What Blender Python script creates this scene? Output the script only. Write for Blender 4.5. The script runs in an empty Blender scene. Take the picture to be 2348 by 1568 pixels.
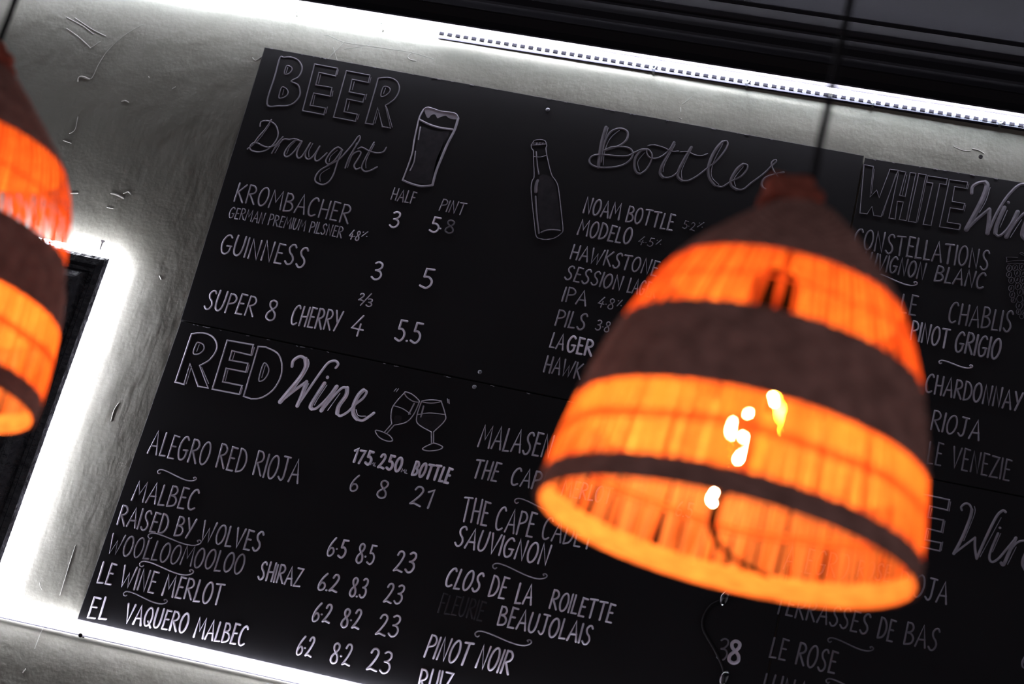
import bpy, bmesh, math, random
from mathutils import Vector, Matrix
random.seed(7)
S = bpy.context.scene
COL = S.collection

# ---------------------------------------------------------------- camera
cam_data = bpy.data.cameras.new('camera')
cam_data.sensor_width = 36.0
cam_data.lens = 36.0 * 4400 / 2348
cam_data.clip_start = 0.05
cam_data.dof.use_dof = True
cam_data.dof.focus_distance = 3.62
cam_data.dof.aperture_fstop = 3.6
cam_data.dof.aperture_blades = 0
cam = bpy.data.objects.new('camera', cam_data)
COL.objects.link(cam)
RIGHT = Vector((0.96404279, 0.11805288, 0.23808617))
UP = Vector((-0.18206968, -0.35919748, 0.91532934))
BACK = Vector((0.19357722, -0.92576492, -0.32478789))
m = Matrix((RIGHT, UP, BACK)).transposed().to_4x4()
m.translation = (0, -3.33, 1.5)
cam.matrix_world = m
S.camera = cam

# ---------------------------------------------------------------- world, exposure
world = bpy.data.worlds.new('dim_room_air')
S.world = world
world.use_nodes = True
WBG = world.node_tree.nodes['Background']
WBG.inputs[0].default_value = (0.93, 0.90, 1.0, 1)
WBG.inputs[1].default_value = 0.42
S.view_settings.view_transform = 'Standard'
S.view_settings.look = 'None'
S.view_settings.exposure = 0.0
S.view_settings.gamma = 1.0
S.view_settings.use_curve_mapping = False
S.cycles.use_denoising = True
S.cycles.max_bounces = 6
S.cycles.diffuse_bounces = 3
S.cycles.glossy_bounces = 2
S.cycles.transmission_bounces = 4
S.cycles.transparent_max_bounces = 10
S.cycles.sample_clamp_indirect = 6.0
S.cycles.caustics_reflective = False
S.cycles.caustics_refractive = False

# ---------------------------------------------------------------- materials
def mat(name, color=(.5, .5, .5), rough=.6, spec=.3, bump=None, vary=None, emit=None):
    """procedural principled material; bump=(scale, strength, distance); vary=(scale, amount)"""
    M = bpy.data.materials.new(name); M.use_nodes = True
    nt = M.node_tree; b = nt.nodes['Principled BSDF']
    b.inputs['Base Color'].default_value = (*color, 1)
    b.inputs['Roughness'].default_value = rough
    b.inputs['Specular IOR Level'].default_value = spec
    tc = nt.nodes.new('ShaderNodeTexCoord')
    if vary:
        n = nt.nodes.new('ShaderNodeTexNoise'); n.inputs['Scale'].default_value = vary[0]; n.inputs['Detail'].default_value = 5
        nt.links.new(tc.outputs['Object'], n.inputs['Vector'])
        r = nt.nodes.new('ShaderNodeMapRange'); r.inputs['To Min'].default_value = 1 - vary[1]; r.inputs['To Max'].default_value = 1 + vary[1]
        r.inputs['From Min'].default_value = .3; r.inputs['From Max'].default_value = .7
        nt.links.new(n.outputs['Fac'], r.inputs['Value'])
        x = nt.nodes.new('ShaderNodeVectorMath'); x.operation = 'SCALE'; x.inputs[0].default_value = color
        nt.links.new(r.outputs['Result'], x.inputs['Scale'])
        nt.links.new(x.outputs[0], b.inputs['Base Color'])
    if bump:
        n = nt.nodes.new('ShaderNodeTexNoise'); n.inputs['Scale'].default_value = bump[0]; n.inputs['Detail'].default_value = 6
        nt.links.new(tc.outputs['Object'], n.inputs['Vector'])
        k = nt.nodes.new('ShaderNodeBump'); k.inputs['Strength'].default_value = bump[1]; k.inputs['Distance'].default_value = bump[2]
        nt.links.new(n.outputs['Fac'], k.inputs['Height']); nt.links.new(k.outputs['Normal'], b.inputs['Normal'])
    if emit:
        b.inputs['Emission Color'].default_value = (*emit[0], 1); b.inputs['Emission Strength'].default_value = emit[1]
    return M

def plaster_material():
    M = mat('painted_plaster', (.114, .1115, .095), .6, .18, vary=(2.2, .10))
    nt = M.node_tree; b = nt.nodes['Principled BSDF']; tc = nt.nodes['Texture Coordinate']
    prev = None
    # long brush drags in two directions, trowel ripples, fine grain
    for rot, sc, scale, st, dist in ((0.30, (1, 1, .10), 90, .26, .0022), (-.06, (.10, 1, 1), 80, .16, .0020), (0, (1, 1, 1), 9, .5, .010), (.4, (1, 1, .5), 38, .3, .004), (0, (1, 1, 1), 160, .35, .0012)):
        mp = nt.nodes.new('ShaderNodeMapping'); mp.inputs['Rotation'].default_value = (0, rot, 0); mp.inputs['Scale'].default_value = sc
        nt.links.new(tc.outputs['Object'], mp.inputs['Vector'])
        n = nt.nodes.new('ShaderNodeTexNoise'); n.inputs['Scale'].default_value = scale; n.inputs['Detail'].default_value = 4
        nt.links.new(mp.outputs['Vector'], n.inputs['Vector'])
        k = nt.nodes.new('ShaderNodeBump'); k.inputs['Strength'].default_value = st; k.inputs['Distance'].default_value = dist
        nt.links.new(n.outputs['Fac'], k.inputs['Height'])
        if prev: nt.links.new(prev.outputs['Normal'], k.inputs['Normal'])
        prev = k
    nt.links.new(prev.outputs['Normal'], b.inputs['Normal'])
    return M

def sheer_material(name, color, sheer_color, mix, rough=.7, vary=None):
    """cane or cloth that lets lamp light glow through it"""
    M = bpy.data.materials.new(name); M.use_nodes = True
    nt = M.node_tree; nt.nodes.clear()
    out = nt.nodes.new('ShaderNodeOutputMaterial'); mx = nt.nodes.new('ShaderNodeMixShader')
    d = nt.nodes.new('ShaderNodeBsdfDiffuse'); t = nt.nodes.new('ShaderNodeBsdfTranslucent')
    d.inputs['Color'].default_value = (*color, 1); t.inputs['Color'].default_value = (*sheer_color, 1)
    mx.inputs['Fac'].default_value = mix
    if vary:
        tc = nt.nodes.new('ShaderNodeTexCoord'); mp = nt.nodes.new('ShaderNodeMapping'); mp.inputs['Scale'].default_value = vary[2]
        n = nt.nodes.new('ShaderNodeTexNoise'); n.inputs['Scale'].default_value = vary[0]; n.inputs['Detail'].default_value = 3
        nt.links.new(tc.outputs['Object'], mp.inputs['Vector']); nt.links.new(mp.outputs['Vector'], n.inputs['Vector'])
        r = nt.nodes.new('ShaderNodeMapRange'); r.inputs['From Min'].default_value = .3; r.inputs['From Max'].default_value = .7
        r.inputs['To Min'].default_value = 1 - vary[1]; r.inputs['To Max'].default_value = 1 + vary[1]
        nt.links.new(n.outputs['Fac'], r.inputs['Value'])
        for nd, c in ((d, color), (t, sheer_color)):
            x = nt.nodes.new('ShaderNodeVectorMath'); x.operation = 'SCALE'; x.inputs[0].default_value = c
            nt.links.new(r.outputs['Result'], x.inputs['Scale']); nt.links.new(x.outputs[0], nd.inputs['Color'])
    nt.links.new(d.outputs[0], mx.inputs[1]); nt.links.new(t.outputs[0], mx.inputs[2]); nt.links.new(mx.outputs[0], out.inputs[0])
    return M

def clear_material(name, tint, gloss=.15, rough=.08):
    M = bpy.data.materials.new(name); M.use_nodes = True
    nt = M.node_tree; nt.nodes.clear()
    out = nt.nodes.new('ShaderNodeOutputMaterial'); mx = nt.nodes.new('ShaderNodeMixShader')
    a = nt.nodes.new('ShaderNodeBsdfTransparent'); g = nt.nodes.new('ShaderNodeBsdfGlossy')
    a.inputs['Color'].default_value = (*tint, 1); g.inputs['Roughness'].default_value = rough
    lw = nt.nodes.new('ShaderNodeLayerWeight'); lw.inputs['Blend'].default_value = gloss
    nt.links.new(lw.outputs['Facing'], mx.inputs['Fac'])
    nt.links.new(a.outputs[0], mx.inputs[1]); nt.links.new(g.outputs[0], mx.inputs[2]); nt.links.new(mx.outputs[0], out.inputs[0])
    return M

def glow_material(name, color, strength):
    M = bpy.data.materials.new(name); M.use_nodes = True
    nt = M.node_tree; nt.nodes.clear()
    out = nt.nodes.new('ShaderNodeOutputMaterial'); e = nt.nodes.new('ShaderNodeEmission')
    e.inputs['Color'].default_value = (*color, 1); e.inputs['Strength'].default_value = strength
    nt.links.new(e.outputs[0], out.inputs[0])
    return M

PLASTER = plaster_material()
SCRATCHED = mat('scraped_plaster', (.175, .17, .155), .7)
CEILING_PAINT = mat('black_ceiling_paint', (.014, .014, .0165),   .85, .03, bump=(30, .3, .002))
CORNICE_PAINT = mat('black_cornice_gloss', (.0080, .0078, .0100), .6, .07, bump=(60, .12, .001))
BOARD_PAINT = mat('blackboard_paint', (.0180, .0175, .0198), .88, .08, bump=(220, .10, .0004), vary=(3, .10))
BOARD_EDGE = mat('raw_board_edge', (.05, .048, .05), .8)
INK = [mat('chalk_ink_' + n, (a, a * .95, a * 1.13), .85, .1, vary=(60, .18))
       for n, a in (('ghost', .032), ('faded', .105), ('dim', .16), ('soft', .26), ('clear', .39), ('bright', .56), ('fresh', .72))]
STEEL = mat('screw_steel', (.10, .10, .115), .45, .4)
STEEL.node_tree.nodes['Principled BSDF'].inputs['Metallic'].default_value = .8
LED_GLOW = glow_material('led_sleeve_glow', (.90, .90, 1.0), 185.0)
LED_CHIP = glow_material('led_chip_glow', (.92, .93, 1.0), 260.0)
BAFFLE = mat('led_baffle', (.02, .02, .03), .7, .1)
CONTACT = mat('led_contacts', (.004, .004, .007), .8, .05)
CLEAR = clear_material('clear_plastic', (.86, .90, .90), .35)
FRAME_PAINT = mat('black_carved_wood', (.012, .012, .016), .45, .35, bump=(55, .9, .006), vary=(40, .4))
PANEL_PAINT = mat('dark_panel', (.008, .008, .011), .6, .08)
CANE = sheer_material('split_cane', (.60, .25, .10), (.95, .30, .07), .55, vary=(60, .22, (1, 1, .12)))
WEAVE = sheer_material('woven_rope', (.30, .155, .128), (.30, .08, .03), .03, vary=(55, .30, (1, 1, 1)))
KNOT = sheer_material('rope_knot', (.34, .10, .07), (.6, .09, .03), .25, vary=(70, .3, (1, 1, 1)))  # bulb light leaking up into the knot is put into its redder colour
CANE_DIM = sheer_material('dimmed_red_cane', (.56, .17, .06), (.92, .19, .038), .30, vary=(60, .30, (1, 1, .2)))  # weaker bulb light on the upper slats, put into a redder, darker cane
LINING = sheer_material('pale_cane_lining', (.62, .27, .10), (.9, .28, .06), .06, vary=(50, .25, (1, 1, 4)))
CORD = mat('black_cord', (.010, .009, .010), .85, .04)
SOCKET = mat('brown_bakelite', (.006, .004, .003), .7, .1)
BRASS = mat('brass_cap', (.45, .30, .12), .35)
BRASS.node_tree.nodes['Principled BSDF'].inputs['Metallic'].default_value = .9
GLASS = clear_material('bulb_glass', (1.0, .93, .80), .12)
FILAMENT = glow_material('filament_glow', (1.0, .74, .38), 380.0)
FILAMENT_DIM = glow_material('filament_dim_glow', (1.0, .56, .03), 160.0)
FLOOR_WOOD = mat('dark_floor', (.03, .026, .024), .6, vary=(6, .3))

# ---------------------------------------------------------------- mesh helpers
class MB:
    def __init__(s): s.v = []; s.f = []
    def add(s, vs, fs):
        o = len(s.v); s.v += [tuple(p) for p in vs]; s.f += [tuple(i + o for i in f) for f in fs]
    def box(s, c, d, rot=None):
        p = [Vector((x * d[0] / 2, y * d[1] / 2, z * d[2] / 2)) for x in (-1, 1) for y in (-1, 1) for z in (-1, 1)]
        if rot: p = [rot @ q for q in p]
        s.add([q + Vector(c) for q in p], [(0, 1, 3, 2), (4, 6, 7, 5), (0, 4, 5, 1), (2, 3, 7, 6), (0, 2, 6, 4), (1, 5, 7, 3)])
    def quad_slab(s, pts, y0, y1, bevel=.0):
        """slab on the wall from four (x, z) corners; y0 back, y1 front"""
        cx = sum(p[0] for p in pts) / 4; cz = sum(p[1] for p in pts) / 4
        n = 4
        def ins(p, k): return (p[0] + (k if p[0] < cx else -k), p[1] + (k if p[1] < cz else -k))
        r = [[(p[0], y0, p[1]) for p in pts], [(p[0], y1 + bevel, p[1]) for p in pts], [(ins(p, bevel)[0], y1, ins(p, bevel)[1]) for p in pts]]
        v = [q for ring in r for q in ring]
        f = [(0, 1, 2, 3), (11, 10, 9, 8)]
        for a in (0, 4):
            for i in range(4): f.append((a + i, a + 4 + i, a + 4 + (i + 1) % 4, a + (i + 1) % 4))
        s.add(v, f)
    def tube(s, path, r, n=8, cap=True, closed=False):
        path = [Vector(p) for p in path]; rs = r if isinstance(r, (list, tuple)) else [r] * len(path)
        L = len(path); up = None; rings = []
        for i, p in enumerate(path):
            a = path[i - 1] if (i > 0 or closed) else p; b = path[(i + 1) % L] if (i < L - 1 or closed) else p
            t = (b - a).normalized()
            if up is None: up = t.orthogonal().normalized()
            up = (up - t * up.dot(t)); up = up.normalized() if up.length > 1e-6 else t.orthogonal().normalized()
            w = t.cross(up)
            rings.append([p + (up * math.cos(k * 2 * math.pi / n) + w * math.sin(k * 2 * math.pi / n)) * rs[i] for k in range(n)])
        v = [q for R in rings for q in R]; f = []
        for i in range(L if closed else L - 1):
            j = (i + 1) % L
            for k in range(n): f.append((i * n + k, i * n + (k + 1) % n, j * n + (k + 1) % n, j * n + k))
        if cap and not closed: f += [tuple(range(n - 1, -1, -1)), tuple((L - 1) * n + k for k in range(n))]
        s.add(v, f)
    def lathe(s, prof, n=32, c=(0, 0, 0), warp=None):
        """prof: (radius, z) list, turned about z"""
        v = []; f = []
        for i, (r, z) in enumerate(prof):
            for k in range(n):
                a = 2 * math.pi * k / n; rr = r if warp is None else warp(i, k, r)
                v.append((c[0] + rr * math.cos(a), c[1] + rr * math.sin(a), c[2] + z))
        for i in range(len(prof) - 1):
            for k in range(n): f.append((i * n + k, i * n + (k + 1) % n, (i + 1) * n + (k + 1) % n, (i + 1) * n + k))
        s.add(v, f)
    def ball(s, c, r, n=10, m=6, sq=(1, 1, 1)):
        v = [(c[0], c[1], c[2] + r * sq[2])]; f = []
        for i in range(1, m):
            th = math.pi * i / m
            for k in range(n):
                a = 2 * math.pi * k / n
                v.append((c[0] + r * sq[0] * math.sin(th) * math.cos(a), c[1] + r * sq[1] * math.sin(th) * math.sin(a), c[2] + r * sq[2] * math.cos(th)))
        v.append((c[0], c[1], c[2] - r * sq[2]))
        for k in range(n): f.append((0, 1 + k, 1 + (k + 1) % n))
        for i in range(m - 2):
            for k in range(n): f.append((1 + i * n + k, 1 + (i + 1) * n + k, 1 + (i + 1) * n + (k + 1) % n, 1 + i * n + (k + 1) % n))
        e = len(v) - 1; b = 1 + (m - 2) * n
        for k in range(n): f.append((b + k, e, b + (k + 1) % n))
        s.add(v, f)
    def build(s, name, material, parent=None, smooth=False, origin=None):
        """links ONE mesh object; with a parent the vertices are given in world space unless origin is set"""
        o0 = Vector(origin) if origin is not None else (parent.matrix_world.translation if parent is not None else Vector((0, 0, 0)))
        me = bpy.data.meshes.new(name); me.from_pydata([tuple(Vector(p) - o0) for p in s.v], [], s.f); me.update()
        bm = bmesh.new(); bm.from_mesh(me); bmesh.ops.recalc_face_normals(bm, faces=bm.faces); bm.to_mesh(me); bm.free()
        if smooth: me.polygons.foreach_set('use_smooth', [True] * len(me.polygons))
        me.materials.append(material)
        o = bpy.data.objects.new(name, me); COL.objects.link(o)
        if parent is not None: o.parent = parent
        elif origin is not None: o.location = o0
        return o

def tag(o, label=None, cat=None, group=None, kind=None):
    if label: o['label'] = label
    if cat: o['category'] = cat
    if group: o['group'] = group
    if kind: o['kind'] = kind
    return o

def empty(name, loc):
    o = bpy.data.objects.new(name, None); COL.objects.link(o); o.location = loc; o.empty_display_size = .05
    o.matrix_world = Matrix.Translation(loc)
    return o

def copy_tree(o, parent=None):
    c = o.copy(); COL.objects.link(c)
    if parent is not None: c.parent = parent
    for ch in list(o.children): copy_tree(ch, c)
    return c

# ---------------------------------------------------------------- pen strokes on the wall plane, all in metres (x, z)
def smooth(p, closed=False, sub=6):
    if len(p) < 3: return list(p)
    q = []; L = len(p)
    for i in range(L if closed else L - 1):
        a, b, c, d = (p[(i + k) % L] if closed else p[max(0, min(L - 1, i + k))] for k in (-1, 0, 1, 2))
        for j in range(sub):
            t = j / sub
            q.append(tuple(.5 * ((2 * b[e]) + (c[e] - a[e]) * t + (2 * a[e] - 5 * b[e] + 4 * c[e] - d[e]) * t * t + (3 * b[e] - a[e] - 3 * c[e] + d[e]) * t ** 3) for e in (0, 1)))
    if not closed: q.append(tuple(p[-1]))
    return q

def stroke(mb, p, w, y, rise=.0006, closed=False):
    """a pen stroke: a low ridge of ink, round ended"""
    pts = [Vector(a) for a in p]
    q = [pts[0]]
    for a in pts[1:]:
        if (a - q[-1]).length > .0004: q.append(a)
    if len(q) == 1: q.append(q[0] + Vector((.0004, 0)))
    L = len(q); rows = []
    for i, a in enumerate(q):
        t0 = (a - q[i - 1]) if (i > 0 or closed) else (q[1] - a)
        t1 = (q[(i + 1) % L] - a) if (i < L - 1 or closed) else t0
        t0 = t0.normalized() if t0.length > 0 else t1.normalized(); t1 = t1.normalized() if t1.length > 0 else t0
        t = t0 + t1
        t = t.normalized() if t.length > .2 else t1
        k = min(1.5, 1 / max(.5, t.dot(t1)))
        n = Vector((-t.y, t.x)) * (w / 2) * k
        rows.append((a + n, a, a - n, t))
    v = []; f = []
    for l, c, r, t in rows: v += [(l.x, y, l.y), (c.x, y - rise, c.y), (r.x, y, r.y)]
    for i in range(L if closed else L - 1):
        a = 3 * i; b = 3 * ((i + 1) % L)
        f += [(a, b, b + 1, a + 1), (a + 1, b + 1, b + 2, a + 2)]
    if not closed:
        for end, sgn in ((0, -1), (L - 1, 1)):
            l, c, r, t = rows[end]; d = (r - l) / 2; tt = t * sgn * w / 2
            base = len(v); arc = [c - d * math.cos(th) + tt * math.sin(th) for th in (math.pi / 4, math.pi / 2, 3 * math.pi / 4)]
            v += [(a.x, y, a.y) for a in arc]
            e = 3 * end
            f += [(e + 1, e, base), (e + 1, base, base + 1), (e + 1, base + 1, base + 2), (e + 1, base + 2, e + 2)]
    mb.add(v, f)

# hand-drawn narrow capitals: width, strokes ('s' = curved, 'l' = straight) in units of the letter height
G = {
'A': (.54, ['l', (0, 0), (.29, 1), (.54, 0)], ['l', (.10, .33), (.46, .36)]),
'B': (.46, ['l', (.02, 0), (.04, 1)], ['s', (.04, .98), (.26, .98), (.38, .80), (.30, .62), (.06, .54)], ['s', (.06, .54), (.32, .50), (.46, .30), (.36, .08), (.02, .0)]),
'C': (.46, ['s', (.44, .86), (.34, .99), (.18, .93), (.04, .68), (.01, .36), (.08, .08), (.24, .0), (.42, .10)]),
'D': (.48, ['l', (.02, 0), (.05, 1)], ['s', (.04, 1), (.28, .93), (.46, .66), (.46, .34), (.30, .09), (.02, 0)]),
'E': (.38, ['l', (.38, .98), (.07, 1), (.03, 0), (.36, .0)], ['l', (.05, .53), (.31, .53)]),
'F': (.36, ['l', (.36, .98), (.06, 1), (.03, 0)], ['l', (.05, .52), (.30, .53)]),
'G': (.52, ['s', (.46, .88), (.34, 1), (.18, .93), (.04, .66), (.02, .34), (.12, .05), (.28, .0), (.44, .14), (.48, .42)], ['l', (.28, .42), (.52, .43)]),
'H': (.48, ['l', (.03, 0), (.06, 1)], ['l', (.45, 0), (.48, 1)], ['l', (.05, .47), (.46, .50)]),
'I': (.02, ['l', (.0, 0), (.02, 1)]),
'J': (.46, ['l', (.10, 1), (.46, .99)], ['s', (.32, .98), (.31, .5), (.28, .12), (.16, .0), (.0, .12)]),
'K': (.48, ['l', (.02, 0), (.04, 1)], ['l', (.46, .97), (.04, .46)], ['l', (.10, .52), (.48, 0)]),
'L': (.34, ['l', (.06, 1), (.02, 0), (.34, .02)]),
'M': (.66, ['l', (.0, 0), (.10, 1), (.32, .36), (.58, 1), (.66, 0)]),
'N': (.52, ['l', (.02, 0), (.07, 1), (.44, 0), (.50, 1)]),
'O': (.50, ['S', (.26, 1), (.08, .82), (.0, .45), (.08, .10), (.24, .0), (.42, .18), (.50, .55), (.42, .90)]),
'P': (.42, ['l', (.02, 0), (.04, 1)], ['s', (.03, .98), (.26, .98), (.42, .80), (.36, .58), (.05, .46)]),
'Q': (.54, ['S', (.26, 1), (.08, .82), (.0, .45), (.08, .10), (.24, .0), (.42, .18), (.50, .55), (.42, .90)], ['l', (.28, .26), (.54, -.06)]),
'R': (.47, ['l', (.02, 0), (.04, 1)], ['s', (.03, .98), (.26, .98), (.41, .80), (.34, .60), (.06, .48)], ['l', (.12, .50), (.47, 0)]),
'S': (.44, ['s', (.43, .88), (.34, 1), (.20, .97), (.10, .80), (.16, .60), (.32, .44), (.39, .24), (.30, .04), (.14, .0), (.0, .13)]),
'T': (.50, ['l', (.0, .97), (.50, 1)], ['l', (.27, .98), (.24, 0)]),
'U': (.46, ['s', (.04, 1), (.0, .5), (.04, .12), (.20, .0), (.36, .14), (.44, .5), (.46, 1)]),
'V': (.50, ['l', (.0, 1), (.22, 0), (.50, 1)]),
'W': (.78, ['l', (.0, 1), (.14, 0), (.40, .66), (.52, 0), (.78, 1)]),
'X': (.48, ['l', (.0, 1), (.48, 0)], ['l', (.46, 1), (.0, 0)]),
'Y': (.50, ['l', (.0, 1), (.24, .44)], ['l', (.50, 1), (.14, 0)]),
'Z': (.48, ['l', (.04, 1), (.46, .98), (.0, .0), (.46, .02)]),
'0': (.46, ['S', (.24, 1), (.08, .82), (.0, .45), (.08, .10), (.22, .0), (.38, .18), (.46, .55), (.40, .90)]),
'1': (.26, ['l', (.0, .84), (.22, 1), (.18, 0)]),
'2': (.46, ['s', (.04, .80), (.12, .97), (.28, .99), (.38, .84), (.32, .58), (.16, .26), (.0, .02)], ['l', (.0, .02), (.16, .08), (.46, .0)]),
'3': (.44, ['s', (.08, .92), (.22, 1), (.38, .93), (.40, .74), (.28, .58), (.14, .52)], ['s', (.14, .53), (.34, .48), (.43, .28), (.34, .06), (.16, .0), (.0, .12)]),
'4': (.46, ['l', (.36, 1), (.0, .34), (.46, .32)], ['l', (.32, .58), (.28, 0)]),
'5': (.44, ['l', (.44, .99), (.14, 1), (.10, .58)], ['s', (.10, .58), (.28, .58), (.42, .40), (.40, .16), (.24, .0), (.0, .10)]),
'6': (.40, ['s', (.34, 1), (.14, .70), (.02, .34), (.06, .06), (.20, .0), (.36, .10), (.40, .28), (.28, .44), (.12, .40), (.03, .22)]),
'7': (.42, ['l', (.0, .98), (.42, 1), (.12, 0)]),
'8': (.42, ['S', (.22, 1), (.08, .90), (.10, .70), (.24, .54), (.38, .34), (.38, .10), (.20, .0), (.02, .12), (.04, .34), (.20, .52), (.36, .70), (.38, .90)]),
'.': (.03, ['l', (.0, .03), (.02, .03)]),
':': (.04, ['l', (.0, .40), (.02, .40)]),
'%': (.60, ['l', (.0, 0), (.55, 1)], ['l', (.05, .80), (.10, .82)], ['l', (.50, .12), (.55, .14)]),
' ': (.22,),
}
def lettering(mb, text, w, bl, br, tl, y):
    """writes text so that its first foot is at bl, its last foot at br and its height runs from bl to tl"""
    bl, br, tl = Vector(bl), Vector(br), Vector(tl)
    H = (tl - bl).length
    gap = .17 if w < .0045 else .24; x = 0; spots = []
    for ch in text:
        spots.append(x); x += G[ch][0] + gap
    total = max(.02, x - gap)
    ux = (br - bl); uz = tl - bl
    if total < .1: ux = ux.normalized() * H * total
    for ch, x0 in zip(text, spots):
        dz = random.uniform(-.025, .025); hz = random.uniform(.97, 1.03); ww = w * random.uniform(.92, 1.08); sk = random.uniform(-.025, .025)
        for st in G[ch][1:]:
            k, p = st[0], [(x0 + a + sk * b, b * hz + dz) for a, b in st[1:]]
            if k in 'sS': p = smooth(p, k == 'S', 5)
            stroke(mb, [bl + ux * (a / total) + uz * b for a, b in p], ww, y, closed=(k == 'S'))

def ink_fill(mb, p, y):
    q = smooth(p, True, 3); c = Vector((sum(a[0] for a in q) / len(q), sum(a[1] for a in q) / len(q)))
    bm = bmesh.new(); vs = [bm.verts.new((a[0], y, a[1])) for a in q]
    f = bm.faces.new(vs); r = bmesh.ops.triangulate(bm, faces=[f])
    bm.verts.index_update(); mb.add([v.co for v in bm.verts], [[v.index for v in f.verts] for f in bm.faces]); bm.free()

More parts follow.
